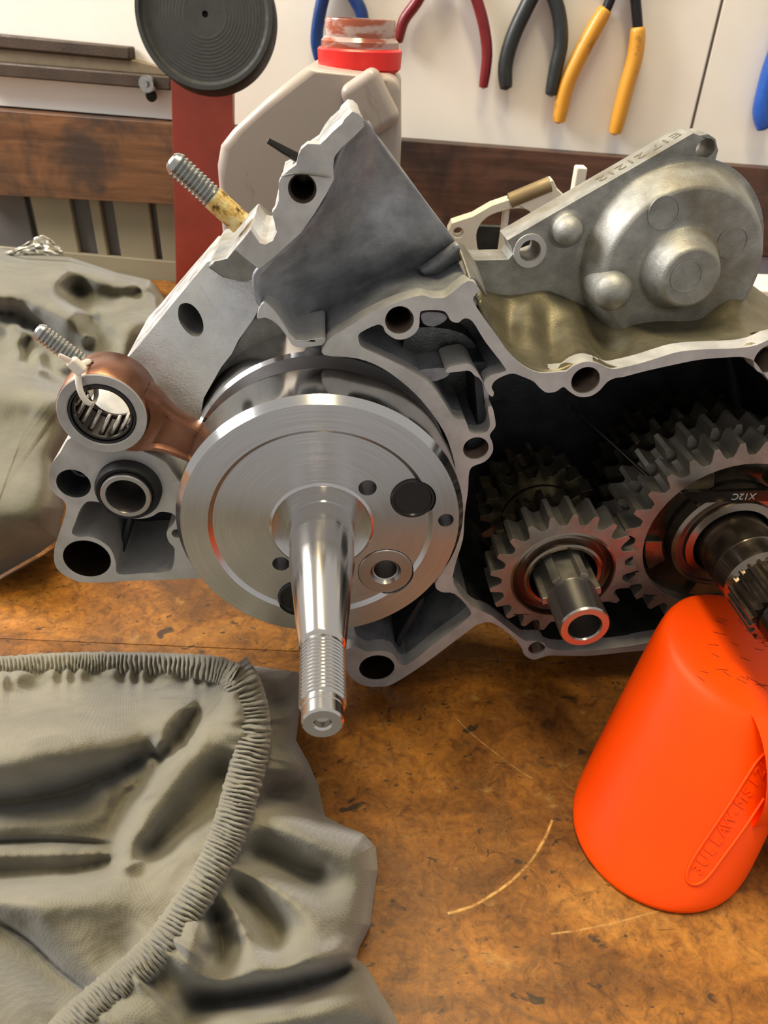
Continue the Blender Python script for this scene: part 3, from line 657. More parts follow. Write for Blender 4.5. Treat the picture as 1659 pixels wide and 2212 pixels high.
for k in range(16):
    an = 2 * PI * k / 16 + .1
    q = sc2 + Vector((math.cos(an), math.sin(an), 0)) * .0102
    if nee is None:
        nee = lathe('needle_roller', [(0, -.0133), (.0009, -.0130), (.0009, .0018), (.0006, .0024), (0, .0024)], M_shaft, rod, 12); o = nee
    else:
        o = nee.copy(); COL.objects.link(o); o.parent = rod
    o.location = q
ah = R_(107); oh = sc2 + Vector((math.cos(ah), math.sin(ah), 0)) * .0168
o = lathe('oil_hole', [(.0026, .0002), (.0022, .0001), (.0020, -.0015), (0, -.002)], M_hole, rod, 20)
o.matrix_local = Matrix.Translation(oh + Vector((0, 0, -.0045))) @ rod_rot(Vector((math.cos(ah), math.sin(ah), 0))).to_4x4()
tie = empty('cable_tie', EO, EM, label='small white nylon cable tie looped round the copper rod end', cat='cable tie')
tube('strap', spl([EP(168, 800, .0050), EP(170, 828, .0075), EP(176, 850, .0084), EP(188, 868, .0080), EP(200, 872, .0064), EP(206, 862, .001), EP(208, 850, -.007), EP(206, 818, -.0164), EP(205, 790, -.0165), EP(195, 781, -.006), EP(180, 786, .001), EP(170, 792, .004)], 5, False), .0012, M_nylon, tie, 10, flat=.45)
tube('tail', [EP(166, 792, .007), EP(148, 778, .008), EP(128, 767, .009)], [.0013, .0013, .0009], M_nylon, tie, 8, flat=.4)
hp_ = EP(166, 791, .0070); hd = (EP(182, 806, .0075) - EP(150, 776, .008)).normalized()
o = box('lock_head', (-.0022, -.0018, -.0030), (.0022, .0018, .0030), M_nylon, tie, .0010); o.matrix_local = Matrix.Translation(hp_) @ rod_rot(hd).to_4x4()
# ------------------------------------------------------------------ gear shafts
def gearloop(N, Ro, Rr, ph=0.0):
    L = []
    for k in range(N):
        a0 = 2 * PI * (k + ph) / N; s = 2 * PI / N
        for f, r in ((-.36, Rr), (-.24, Rr + (Ro - Rr) * .30), (-.17, Rr + (Ro - Rr) * .68), (-.10, Ro), (.10, Ro), (.17, Rr + (Ro - Rr) * .68), (.24, Rr + (Ro - Rr) * .30), (.36, Rr)):
            L.append(Vector((r * math.cos(a0 + s * f), r * math.sin(a0 + s * f), 0)))
    return L
def gear(name, N, Ro, Rr, Ri, w0, w1, mat, par, ph=0, bevel=.0004):
    return prism(name, off_w(gearloop(N, Ro, Rr, ph), w0), [off_w(circ((0, 0), Ri, 48), w0)] if Ri else [], w1, mat, par, bevel, ang=25)
AI = Vector((.1090, -.0468, 0)); AO = Vector((.1835, -.0290, 0))
def at_axis(A): return EO + EU * A.x + EV * A.y
ish = empty('input_gear_shaft', at_axis(AI), EM, label='smaller gear shaft with splined steel end and hollow ring face left of the orange mallet', cat='gear shaft')
gear('front_gear', 21, .0338, .0283, .0240, .003, -.012, M_gear, ish, .3)
lathe('hub_groove', [(.0242, .003), (.0232, .0034), (.0222, .0012), (.0205, -.0004), (.0195, .0004), (.0184, .0026), (.0181, .0036), (.0170, .0040), (.0156, .0036), (.0154, -.012), (.0242, -.012)], M_collar, ish, 72, ang=20, closed=True)
L = []
for k in range(6):
    a0 = 2 * PI * (k + .22) / 6
    for f, r in ((-.26, .0100), (-.17, .0102), (-.155, .0130), (0, .0132), (.155, .0130), (.17, .0102), (.26, .0100)):
        aa = a0 + 2 * PI / 6 * f * .95; L.append(Vector((r * math.cos(aa), r * math.sin(aa), .0172)))
prism('splined_section', L, [], -.078, M_gear, ish, .0005, ang=25)
lathe('shaft_end', [(.0100, .0165), (.0109, .0174), (.0107, .0182), (.0107, .0360), (.0102, .0370), (.0073, .0370), (.0069, .0362), (.0067, .015), (0, .014)], M_pin, ish, 56, ang=20)
gear('rear_gear', 14, .0250, .0195, .0140, -.020, -.032, M_gearoil, ish, .1)
lathe('gear_drum', [(.0140, -.0325), (.0195, -.0325), (.0195, -.042), (.0140, -.042)], M_gearoil, ish, 48, closed=True)
gear('rear_gear', 17, .0300, .0245, .0140, -.043, -.053, M_gearoil, ish, .5)
gear('rear_gear', 15, .0270, .0215, .0140, -.060, -.072, M_gearoil, ish, .0)
osh = empty('output_gear_shaft', at_axis(AO), EM, label='large gear shaft at the right edge with big toothed ring gear above the orange mallet', cat='gear shaft')
gear('ring_gear', 29, .0497, .0437, .0392, 0, -.014, M_gear, osh, .1)
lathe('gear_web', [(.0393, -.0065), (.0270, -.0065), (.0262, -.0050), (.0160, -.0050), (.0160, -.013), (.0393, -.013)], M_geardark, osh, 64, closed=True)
for k in range(5):
    a0 = R_(200) + 2 * PI * k / 5; pts = []
    for i in range(6): aa = a0 - .24 + .48 * i / 5; pts.append(Vector((.0370 * math.cos(aa), .0370 * math.sin(aa), -.0035)))
    for i in range(6): aa = a0 + .20 - .40 * i / 5; pts.append(Vector((.0285 * math.cos(aa), .0285 * math.sin(aa), -.0035)))
    prism('drive_dog', pts, [], -.007, M_gearoil, osh, .0006)
lathe('thrust_collar', [(.0265, -.005), (.0265, .0010), (.0250, .0022), (.0238, .0022), (.0234, .0012), (.0215, .0012), (.0210, .0030), (.0178, .0038), (.0172, .0030), (.0166, -.001), (.0160, -.005)], M_collar, osh, 72, ang=20, closed=True)
lathe('shaft', [(0, -.08), (.0150, -.08), (.0150, -.001), (.0158, .0), (.0158, .0200), (.0160, .0205), (.0158, .0212), (.0155, .0300), (.0135, .0325), (.0135, .0338), (0, .0338)], M_collar, osh, 72, ang=20)
prism('spline_teeth', off_w(gearloop(22, .0155, .0134, .2), .0520), [], .0326, M_collar, osh, .0003, ang=25)
pr = [(0, .0515), (.0120, .0515)]; z = .0525
while z < .075: pr += [(.0112, z), (.0120, z + .0006)]; z += .0013
lathe('oily_thread', pr + [(0, z)], M_clip, osh, 40, ang=20)
gear('rear_gear', 29, .0497, .0437, .0200, -.0155, -.029, M_gear, osh, .55)
gear('rear_gear', 26, .0460, .0405, .0150, -.037, -.046, M_gearoil, osh, .2)
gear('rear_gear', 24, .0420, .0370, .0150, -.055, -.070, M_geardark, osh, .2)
cp = [(1474,1066),(1500,1062),(1560,1063),(1610,1061),(1660,1060),(1720,1072),(1722,1090),(1660,1083),(1610,1083),(1560,1084),(1515,1086),(1490,1078)]
clip = prism('retaining_clip', EL(cp, .0062, 2), [], .0040, M_clip, osh, .0003, off=AO)
cpc = EP(1607, 1072, .0064)
text('stamped_marks', 'X12C', .0044, m4(Vector((-1, -.02, 0)), Vector((.02, -1, 0)), Vector((0, 0, 1)), cpc - AO + Vector((0, 0, 0))), simple('pale_stamp', (170, 170, 165), .4), osh, .0001)
# selector rod and thin wire deep in the gearbox
wire = tube('selector_spring_wire', [EP(1235, 880, -.05), EP(1330, 965, -.03), EP(1400, 1030, -.0145)], .0009, M_clip, case, 8)
# ------------------------------------------------------------------ mallet head
mal = empty('mallet', (.119, .184, 0), label='bright orange plastic mallet head standing under the output gear shaft', cat='mallet')
def ring(c, rx, ry, zf, n=48, rot=0, sq=2.0, hz=0):
    out = []
    for i in range(n):
        a = 2 * PI * i / n; ca, sa = math.cos(a), math.sin(a)
        k = (abs(ca) ** sq + abs(sa) ** sq) ** (-1 / sq)
        x = rx * ca * k; y = ry * sa * k
        X = x * math.cos(rot) - y * math.sin(rot); Y = x * math.sin(rot) + y * math.cos(rot)
        out.append(Vector((c[0] + X, c[1] + Y, zf + hz * X + (-hz) * .0 * Y)))
    return out
prof = [(.022, 0.000), (.0325, .0000), (.0350, .0010), (.0362, .0040), (.0365, .012), (.0362, .025), (.0358, .040), (.0352, .052), (.0347, .059), (.0332, .0622), (.030, .0632), (.015, .0634)]
C0 = Vector((.1200, .1838, 0)); C1 = Vector((.1560, .2310, 0)); TOPZ = .0625
rs = []
for r, z in prof:
    t = z / TOPZ; c = C0.lerp(C1, t)
    tilt = .22 * t ** 2
    rg_ = []
    for i in range(64):
        a = 2 * PI * i / 64; q = Vector((c.x + r * math.cos(a) * 1.0, c.y + r * math.sin(a) * 1.0, z))
        q.z += tilt * (-(q.x - c.x) * .55 + (q.y - c.y) * .55)
        rg_.append(q)
    rs.append(rg_)
vs = [p for r in rs for p in r]; n_ = 64
fs = [(i * n_ + j, i * n_ + (j + 1) % n_, (i + 1) * n_ + (j + 1) % n_, (i + 1) * n_ + j) for i in range(len(rs) - 1) for j in range(n_)]
vs.append(sum(rs[0], Vector()) / n_); vs.append(sum(rs[-1], Vector()) / n_)
fs += [(len(vs) - 2, (j + 1) % n_, j) for j in range(n_)] + [(len(vs) - 1, (len(rs) - 1) * n_ + j, (len(rs) - 1) * n_ + (j + 1) % n_) for j in range(n_)]
head = mk('head', vs, fs, M_orange, mal, ang=180, off=mal.location, sub=1)
hs = [(.148, .196, .0335, .026, .026), (.162, .194, .034, .021, .0235), (.178, .192, .035, .0175, .020), (.20, .19, .036, .016, .017), (.34, .175, .037, .015, .016)]
rr_ = []
for x, y, z, ry, rz in hs: rr_.append([Vector((x + .0 * k, y + ry * math.cos(2 * PI * k / 32), z + rz * math.sin(2 * PI * k / 32))) for k in range(32)])
rr_ = [list(r) for r in zip(*[spl([r[j] for r in rr_], 4, False) for j in range(32)])]
vs = [p for r in rr_ for p in r]; fs = [(i * 32 + j, i * 32 + (j + 1) % 32, (i + 1) * 32 + (j + 1) % 32, (i + 1) * 32 + j) for i in range(len(rr_) - 1) for j in range(32)]
mk('handle', vs, fs, M_orange, mal, ang=180, off=mal.location)
bpy.context.view_layer.update()
def bvh_of(o):
    dg = bpy.context.evaluated_depsgraph_get(); me = o.evaluated_get(dg).to_mesh()
    mw = o.matrix_world; return BVHTree.FromPolygons([mw @ v.co for v in me.vertices], [tuple(p.vertices) for p in me.polygons])
hb = bvh_of(head)
def onm(x, y, up=0.0):
    h = hb.ray_cast(CAM, ray(x, y).normalized()); 
    if h[0] is None: return None, None
    return h[0] + h[1] * up, h[1]
rim = [(1659,1622),(1635,1645),(1612,1680),(1580,1730),(1540,1790),(1500,1850),(1484,1885),(1486,1905),(1505,1910),(1530,1893),(1570,1840),(1610,1785),(1650,1725)]
pts = [q for q in (onm(x, y, .0001)[0] for x, y in [(p[0], p[1]) for p in spl([(x, y, 0) for x, y in rim], 5, False)]) if q]
if len(pts) > 4: tube('panel_rim', [p - mal.location for p in pts], .0006, M_orange, mal, 8)
for k, ch in enumerate('3ULLAW-MSIZU'):
    t = k / 11; x = 1507 + (1655 - 1507) * t; y = 1878 - (1878 - 1648) * t
    q, nn = onm(x, y); q2, _ = onm(x + 6, y - 9.5)
    if q is None or q2 is None: continue
    tx_ = (q2 - q).normalized(); ty_ = nn.cross(tx_).normalized(); tx_ = ty_.cross(nn)
    text('embossed_letter', ch, .0060, m4(tx_, ty_, nn, q - mal.location), M_orange, mal, .00045)
for k in range(26): # black scuffs on the worn striking face
    x = random.uniform(1500, 1655); y = random.uniform(1330, 1480)
    if y < 1290 + (x - 1500) * .4: continue
    a = onm(x, y, .00006)[0]; b = onm(x + random.uniform(8, 30), y + random.uniform(2, 12), .00006)[0]
    if a and b and (a - b).length < .02: tube('scuff_mark', [a - mal.location, b - mal.location], .00012, M_scuff, mal, 4)
# ------------------------------------------------------------------ cloth
def interp(tab, v): a = np.array(tab, float); return np.interp(v, a[:, 0], a[:, 1])
RN = np.array([[CROT[i][j] for j in range(3)] for i in range(3)])
def BPn(X, Y, Z):
    d = np.stack([(X - W / 2) / F, -(Y - H / 2) / F, -np.ones_like(X)], -1) @ RN.T
    t = (Z - CH) / d[..., 2]; P = d * t[..., None]; P[..., 2] += CH; return P
def sdist(X, Y, pl):
    """distance to a polyline, side sign (right of travel positive) and position along it"""
    best = np.full(X.shape, 1e9); sg = np.zeros(X.shape); par = np.zeros(X.shape); L = len(pl) - 1
    for i in range(L):
        ax, ay = pl[i][:2]; bx, by = pl[i + 1][:2]; dx, dy = bx - ax, by - ay; l2 = dx * dx + dy * dy
        t = np.clip(((X - ax) * dx + (Y - ay) * dy) / l2, 0, 1)
        ex_, ey_ = X - ax - t * dx, Y - ay - t * dy; dd = np.hypot(ex_, ey_)
        m = dd < best; best = np.where(m, dd, best); sg = np.where(m, np.sign(dx * ey_ - dy * ex_), sg); par = np.where(m, (i + t) / L, par)
    return best, sg, par
def smooth_pl(p, n=5): return [(q[0], q[1]) for q in spl([(a, b, 0) for a, b in p], n, False)]
def height(X, Y, base, strokes, seed=0):
    Hh = base(X, Y)
    for st in strokes:
        kind, pl, amp, w1, w2 = st; amp *= .85; w1 *= 1.65; w2 *= 1.65
        d, s, par = sdist(X, Y, smooth_pl(pl))
        fade = np.clip(np.minimum(par, 1 - par) * 5 + .02, 0, 1) ** .7
        fade = np.where((par <= 0) | (par >= 1), 0.02 + np.exp(-(d / (w1 * .8)) ** 2) * 0, fade) if kind != 'o' else 1
        if kind == 'r': v = np.exp(-(d / np.where(s > 0, w1, w2)) ** 2)
        else: v = np.where(s > 0, np.exp(-d / w1), np.exp(-(d / w2) ** 2))
        Hh = Hh + amp * v * fade
    return Hh
def blur(A, k):
    for _ in range(k):
        P = np.pad(A, 1, mode='edge'); A = (P[1:-1, 1:-1] * 2 + P[:-2, 1:-1] + P[2:, 1:-1] + P[1:-1, :-2] + P[1:-1, 2:]) / 6
    return A
def wob(X, Y, sc, seed):
    rng = np.random.RandomState(seed); out = np.zeros_like(X)
    for k in range(7):
        a = rng.uniform(0, 2 * PI); f = sc * rng.uniform(.6, 1.7); out += np.sin((X * math.cos(a) + Y * math.sin(a)) / f + rng.uniform(0, 6.28) + .8 * np.sin((X * math.sin(a) - Y * math.cos(a)) / (f * 1.6)))
    return out / 7
def cloth(name, top, xr, x0, ybot, base, strokes, edge_L, mat, par, ns=300, nt=330, seed=1, k=1):
    s = np.linspace(0, 1, ns)[None, :]; t = np.linspace(0, 1, nt)[:, None]
    X = np.zeros((nt, ns)) + x0; Y = np.zeros((nt, ns))
    for it in range(12):
        Y = interp(top, X) + (ybot - interp(top, X)) * t
        X = x0 + s * (interp(xr, Y) - x0)
    edge = [(a, b) for a, b in top if a <= xr[0][1]] + [(b, a) for a, b in xr]
    d, _, _ = sdist(X, Y, edge)
    Hh = height(X, Y, base, strokes) + wob(X, Y, 38, seed) * .0013 + wob(X, Y, 15, seed + 5) * .0006 + wob(X, Y, 7, seed + 8) * .00018
    Hh = blur(Hh, k)
    Hh = np.maximum(Hh, .002) * (1 - np.exp(-(d / edge_L)) * .97) + .0008
    P = BPn(X, Y, Hh)
    G = P.reshape(-1, 3)
    fs = [(i * ns + j, (i + 1) * ns + j, (i + 1) * ns + j + 1, i * ns + j + 1) for i in range(nt - 1) for j in range(ns - 1)]
    o = mk(name, [tuple(g) for g in G], fs, mat, par, ang=180, off=par.location)
    return o, (X, Y, Hh)
gar = empty('work_garment', (-.08, .19, 0), label='crumpled grey cotton garment with ruched elastic edge, in the lower left foreground', cat='cloth')
top1 = [(-90, 1450), (0, 1440), (100, 1424), (200, 1417), (300, 1416), (400, 1418), (480, 1428), (560, 1440), (645, 1452)]
xr1 = [(1440, 642), (1480, 650), (1520, 648), (1600, 640), (1650, 668), (1700, 688), (1762, 702), (1785, 745), (1800, 785), (1830, 812), (1880, 816), (1950, 806), (2000, 800), (2050, 775), (2070, 770), (2085, 790), (2110, 805), (2140, 820), (2180, 845), (2300, 905)]
E1p = [(-80, 1452), (0, 1447), (100, 1440), (200, 1437), (300, 1438), (400, 1441), (470, 1447), (505, 1462)]
E2p = [(500, 1440), (522, 1475), (538, 1520), (545, 1580), (538, 1640), (520, 1710), (500, 1780), (470, 1850), (432, 1920), (395, 1975), (350, 2040), (300, 2090), (240, 2140), (170, 2200), (110, 2260)]
class TPS:
    """thin plate heights through ridge and valley lines given as (height, points)"""
    def __init__(s, lines, step=24):
        P = []
        for h, pl in lines:
            for (ax, ay), (bx, by) in zip(pl, pl[1:]):
                n = max(1, int(math.hypot(bx - ax, by - ay) / step))
                P += [(ax + (bx - ax) * i / n, ay + (by - ay) * i / n, h) for i in range(n)]
            P.append((pl[-1][0], pl[-1][1], h))
        P = np.array(P); s.p = P[:, :2] / 100.; n = len(P)
        K = s.k(np.hypot(s.p[:, None, 0] - s.p[None, :, 0], s.p[:, None, 1] - s.p[None, :, 1])) + np.eye(n) * .02
        Q = np.c_[np.ones(n), s.p]; A = np.block([[K, Q], [Q.T, np.zeros((3, 3))]])
        s.w = np.linalg.solve(A, np.r_[P[:, 2], 0, 0, 0])
    def k(s, r): return r * r * np.log(r + 1e-9)
    def __call__(s, X, Y):
        X = X / 100.; Y = Y / 100.; out = s.w[-3] + s.w[-2] * X + s.w[-1] * Y
        for (px, py), w in zip(s.p, s.w): out = out + w * s.k(np.hypot(X - px, Y - py))
        return out
C1 = [(.031, [(-90,1560),(60,1535),(180,1538),(280,1565),(335,1592)]), (.028, [(-90,1705),(60,1690),(150,1672),(250,1640),(325,1600)]),
 (.006, [(-90,1738),(60,1724),(150,1704),(250,1670),(335,1628)]), (.020, [(-90,1788),(80,1775),(160,1768),(225,1762)]),
 (.014, [(-90,1822),(100,1817),(235,1826)]), (.019, [(-90,1850),(60,1846),(230,1846)]), (.007, [(-90,1896),(60,1892),(160,1882),(238,1858)]),
 (.033, [(-90,1938),(60,1930),(160,1922),(265,1897),(340,1866),(402,1820),(475,1782)]),
 (.035, [(462,1530),(412,1600),(352,1670),(300,1740),(277,1800),(262,1866)]), (.016, [(436,1540),(385,1603),(322,1668),(268,1730),(248,1790),(240,1835)]),
 (.040, [(490,1500),(455,1590),(395,1670),(345,1740),(315,1800)]), (.019, [(500,1680),(462,1730),(417,1768),(372,1800),(330,1830)]),
 (.037, [(505,1775),(430,1860),(350,1930),(240,1980),(100,1985)]),
 (.020, [(-50,1975),(60,2040),(130,2100),(210,2165)]), (.029, [(-60,2050),(40,2120),(120,2190),(150,2260)]), (.029, [(60,1995),(130,2050),(200,2105),(270,2070)]),
 (.011, [(60,1487),(180,1487),(300,1495),(400,1492),(465,1485)]), (.020, [(-80,1480),(0,1485)]),
 (.034, [(404,1528),(383,1558),(352,1600),(330,1645)]), (.011, [(420,1548),(411,1575),(398,1600)]), (.025, [(228,1712),(270,1695),(315,1672)]),
 (.038, [(500,1440),(522,1475),(538,1520),(545,1580),(538,1640),(520,1710),(500,1780),(470,1850),(432,1920),(395,1975),(350,2040),(300,2090),(240,2140),(170,2200),(110,2260)]),
 (.028, [(565,1490),(600,1478),(645,1468)]), (.014, [(580,1516),(605,1506),(640,1496)]), (.028, [(590,1560),(620,1540),(640,1530)]), (.018, [(590,1590),(625,1580)]), (.029, [(600,1640),(625,1625),(640,1650)]),
 (.008, [(570,1728),(620,1738),(690,1758)]), (.032, [(560,1755),(620,1772),(700,1800),(775,1830)]), (.026, [(570,1805),(640,1838),(740,1888),(785,1950)]),
 (.013, [(555,1850),(600,1870),(650,1888),(690,1880)]), (.036, [(520,1872),(570,1900),(625,1938),(675,1985),(705,2035)]), (.028, [(740,1960),(750,2020)]),
 (.017, [(520,1925),(555,1980),(600,2040)]), (.037, [(490,1940),(512,1985),(540,2050)]), (.009, [(468,1975),(474,2020),(480,2070)]), (.039, [(440,1990),(445,2040),(435,2100)]),
 (.035, [(425,2118),(480,2124),(600,2114),(700,2088),(755,2064)]), (.003, [(430,2164),(500,2158),(600,2141),(690,2118),(745,2096)]),
 (.022, [(405,2210),(500,2186),(600,2166),(700,2141),(790,2112)]), (.018, [(330,2290),(500,2270),(700,2250),(850,2215)]), (.032, [(350,2110),(375,2160),(370,2230)])]
C1f = TPS(C1)
_arr = {}
def base1(X, Y):
    b = C1f(X, Y)
    pl = smooth_pl(E2p); d, s_, p = sdist(X, Y, pl)
    L_ = p * 1050.0
    gw = np.sin(L_ / 8.5 + 2.2 * np.sin(L_ / 41.0) + 1.5 * np.sin(L_ / 17.0 + 1)) * .6 + np.sin(L_ / 19.0 + 1.5 * np.sin(L_ / 33.0)) * .8
    b = b + np.where(s_ < 0, .0034 * np.exp(-np.maximum(d - 25, 0) / 42), .0012 * np.exp(-np.maximum(d - 25, 0) / 18)) * gw
    d1, s1, p1 = sdist(X, Y, smooth_pl(E1p))
    b = b + .016 * np.exp(-(d1 / 30) ** 2) + np.where(s1 > 0, .002 * np.exp(-np.maximum(d1 - 22, 0) / 25), 0) * np.sin(X / 7.0 + 2 * np.sin(X / 23.0))
    return b
st1 = [
 ('s', [(375, 1580), (345, 1605), (250, 1657), (150, 1690), (60, 1710), (-60, 1728)], .003, 60, 6),
 ('r', [(-60, 1822), (100, 1816), (250, 1826)], -.006, 5, 4),
 ('s', [(245, 1890), (258, 1810), (280, 1750), (330, 1680), (400, 1610), (450, 1560)], .003, 40, 5),
 ('s', [(-60, 1925), (60, 1912), (160, 1905), (250, 1882), (330, 1850), (400, 1800), (465, 1765)], .003, 60, 5),
 ('r', [(-20, 1980), (60, 2030), (130, 2095), (200, 2150)], -.006, 4, 4),
 ('s', [(545, 1740), (620, 1752), (700, 1780), (790, 1812)], .003, 40, 5),
 ('s', [(400, 2205), (480, 2190), (580, 2168), (680, 2140), (780, 2106), (810, 2096)], .005, 120, 4),
 ('r', [(420, 2222), (480, 2210), (580, 2188), (680, 2160), (790, 2126)], -.0015, 2, 2),
]
fab, cf = cloth('fabric', top1, xr1, -90, 2290, base1, st1, 16, M_cloth, gar, 330, 330, 3, 1)
def sample(cf, x, y):
    X, Y, Hh = cf; i = np.argmin((X - x) ** 2 + (Y - y) ** 2); return Hh.flat[i]
def band(pathpx, hw, lift, name, seed, per=9.0, stand=0.0, par=gar, cf=cf, mat=M_cloth, amp=.0012):
    rnd = random.Random(seed); pl = smooth_pl(pathpx, 12); P = [Vector((a, b)) for a, b in pl]
    L = [0]; 
    for a, b in zip(P, P[1:]): L.append(L[-1] + (b - a).length)
    n = int(L[-1] / 1.6); K = 13; G = []; ph = 0; cur = 0; pha = 0
    hs_ = [sample(cf, p.x, p.y) for p in P]; hs_ = np.convolve(np.pad(hs_, 6, mode='edge'), np.ones(13) / 13, 'valid')
    pp = per
    for i in range(n):
        l = L[-1] * i / (n - 1)
        while cur < len(L) - 2 and L[cur + 1] < l: cur += 1
        f = (l - L[cur]) / max(1e-6, L[cur + 1] - L[cur]); q = P[cur].lerp(P[cur + 1], f)
        t = (P[min(cur + 3, len(P) - 1)] - P[max(cur - 2, 0)]).normalized(); nn = Vector((-t.y, t.x)); hb_ = hs_[cur] * (1 - f) + hs_[cur + 1] * f
        if rnd.random() < .04: pp = per * rnd.uniform(.75, 1.35)
        pha += 2 * PI * (L[-1] / n) / pp; row = []
        for k in range(K):
            s = -1 + 2 * k / (K - 1)
            sk = pha + s * 1.6 * math.sin(l / 47.0 + seed) + 2.6 * noise.noise(Vector((l / 30.0, s * 1.2, seed)))
            pr_ = (abs(math.sin(sk / 2)) ** .5) - .5 + .35 * noise.noise(Vector((l / 7.0, s * 2, seed + 3)))
            wv = hw * (1 + .10 * noise.noise(Vector((l / 11.0, s, seed + 9))))
            prof_ = math.cos(s * PI / 2) ** .35 if abs(s) < .999 else 0
            e = q + nn * (s * wv)
            z = hb_ + lift * prof_ - .004 * (1 - prof_) + amp * pr_ * (.45 + .55 * prof_) * 2 + stand * (-s)
            row.append(BP(e.x, e.y, max(z, .001)) - par.location)
        G.append(row)
    return grid(name, G, mat, par)
band(E1p, 29, .0035, 'elastic_band', 2, 9.0, stand=.004, amp=.0016)
band(E2p, 40, .0045, 'elastic_band', 5, 10.0, amp=.0016)
gar2 = empty('work_garment', (-.3, .6, 0), label='darker olive-grey cotton garment heaped behind and left of the engine', cat='cloth')
top2 = [(-90, 522), (0, 530), (60, 546), (150, 552), (250, 588), (322, 604), (345, 625)]
xr2 = [(610, 330), (640, 352), (700, 375), (760, 345), (850, 250), (950, 165), (1000, 138), (1100, 138), (1165, 125), (1195, 85), (1240, 5), (1290, -70)]
C2 = [(.078, [(-90,548),(60,562),(150,576),(250,602),(318,622)]), (.071, [(-90,590),(60,596),(130,606)]), (.038, [(155,624),(200,638),(260,642),(305,630)]), (.033, [(190,652),(240,657)]),
 (.072, [(-90,622),(40,630),(110,648),(160,676)]), (.065, [(-90,648),(40,656),(100,680),(150,705),(190,726)]), (.034, [(-90,670),(30,678),(80,712),(130,740),(195,758)]),
 (.034, [(168,655),(197,690),(225,735)]), (.057, [(210,672),(240,700),(268,740)]), (.060, [(280,680),(330,690),(360,712)]), (.050, [(280,770),(310,745)]),
 (.052, [(0,695),(30,708),(55,725)]), (.036, [(12,725),(8,760),(0,785)]), (.050, [(35,738),(35,775)]), (.037, [(58,745),(60,782)]), (.048, [(82,765),(84,790)]), (.036, [(103,778),(112,798)]), (.046, [(130,792),(200,774),(245,762)]),
 (.034, [(105,812),(150,832),(190,842)]), (.061, [(-90,818),(40,818),(90,832),(130,855)]), (.062, [(-90,900),(60,900),(120,925)]), (.058, [(-60,1050),(60,1050),(110,1060)]), (.050, [(0,1120),(85,1125)]), (.030, [(-60,1192),(10,1178),(60,1168)])]
C2f = TPS(C2)
def base2(X, Y): return C2f(X, Y)
st2 = [('s', [(-60, 792), (40, 797), (100, 806), (160, 845)], .010, 60, 5), ('r', [(45, 700), (60, 730), (55, 780)], -.006, 5, 5), ('r', [(20, 700), (90, 735), (130, 780)], .005, 5, 5), ('r', [(120, 770), (180, 790), (240, 770)], .005, 5, 5)]
cloth('fabric', top2, xr2, -90, 1285, base2, st2, 18, M_cloth2, gar2, 190, 260, 11, 1)
# crumpled foil on the heap behind
fo = empty('foil_scrap', BP(80, 540, .082), label='scrap of crumpled shiny foil lying behind the olive cloth heap', cat='foil')
rnd = random.Random(4); G = []
for i in range(9):
    r = []
    for j in range(13):
        x = 10 + 125 * j / 12; yt = 545 - 38 * math.exp(-((j - 7.5) / 4.0) ** 2) * (1 - .1 * rnd.random()); y = 552 + (yt - 552) * i / 8
        r.append(YP(x + rnd.uniform(-3, 3), y, .80 + rnd.uniform(-.006, .006)) - fo.location)
    G.append(r)
grid('foil_sheet', G, M_foil, fo, .0004, ang=10)
# ------------------------------------------------------------------ bottle
BY = .47
bo = empty('oil_bottle', (YP(690, 600, BY).x, BY, 0), label='grey-brown plastic oil bottle with open ribbed neck and red collar ring', cat='bottle')
def rr_sec(cx, cy, hx, hy, z, rot=R_(24), rad=.35, n=40):
    out = []
    for i in range(n):
        a = 2 * PI * i / n; ca, sa = math.cos(a), math.sin(a); k = (abs(ca) ** 4 + abs(sa) ** 4) ** -.25
        x, y = hx * ca * k, hy * sa * k
        out.append(Vector((cx + x * math.cos(rot) - y * math.sin(rot), cy + x * math.sin(rot) + y * math.cos(rot), z)))
    return out
xl0 = YP(497, 420, BY).x - bo.location.x; xr0 = YP(866, 250, BY).x - bo.location.x
def zat(y): return YP(690, y, BY).z
def xat(x, y): return YP(x, y, BY).x - bo.location.x
cr = math.cos(R_(24))
lp = [Vector((xat(x, min(y, 430)), 0, 0.0 if y > 500 else zat(y))) for x, y in ((500, 900), (866, 900), (867, 300), (866, 175), (862, 152), (840, 146), (720, 138), (676, 136), (600, 200), (530, 268), (506, 300), (499, 340))]
mb = extr('body', lp, -.040, .040, M_bottle, bo, 0)
b = mb.modifiers.new('b', 'BEVEL'); b.width = .028; b.segments = 6; b.limit_method = 'ANGLE'; b.angle_limit = R_(60)
nc = (xat(777, 130), 0); zc = zat(132); nr_ = (xat(866, 130) - xat(688, 130)) / 2
lathe('collar_ring', [(nr_ * .8, zc - .006), (nr_ * 1.0, zc - .002), (nr_ * 1.02, zc + .006), (nr_ * .97, zc + .007), (nr_ * .8, zc + .007)], M_ring, bo, 56, c=nc, closed=True, ang=40)
zt_ = zat(36); hN = zt_ - zc; p = [(nr_ * .93, zc + .006), (nr_ * .93, zc + .010)]; zz = zc + .012
while zz < zt_ - .012: p += [(nr_ * .86, zz), (nr_ * .91, zz + .0015), (nr_ * .91, zz + .003), (nr_ * .86, zz + .0045)]; zz += .0075
p += [(nr_ * .84, zz), (nr_ * .84, zt_ - .001), (nr_ * .82, zt_), (nr_ * .72, zt_), (nr_ * .71, zt_ - .002), (nr_ * .71, zc)]
lathe('threaded_neck', p, M_neck, bo, 56, c=nc, ang=40)
hc_ = YP(800, 225, BY - .042) - bo.location
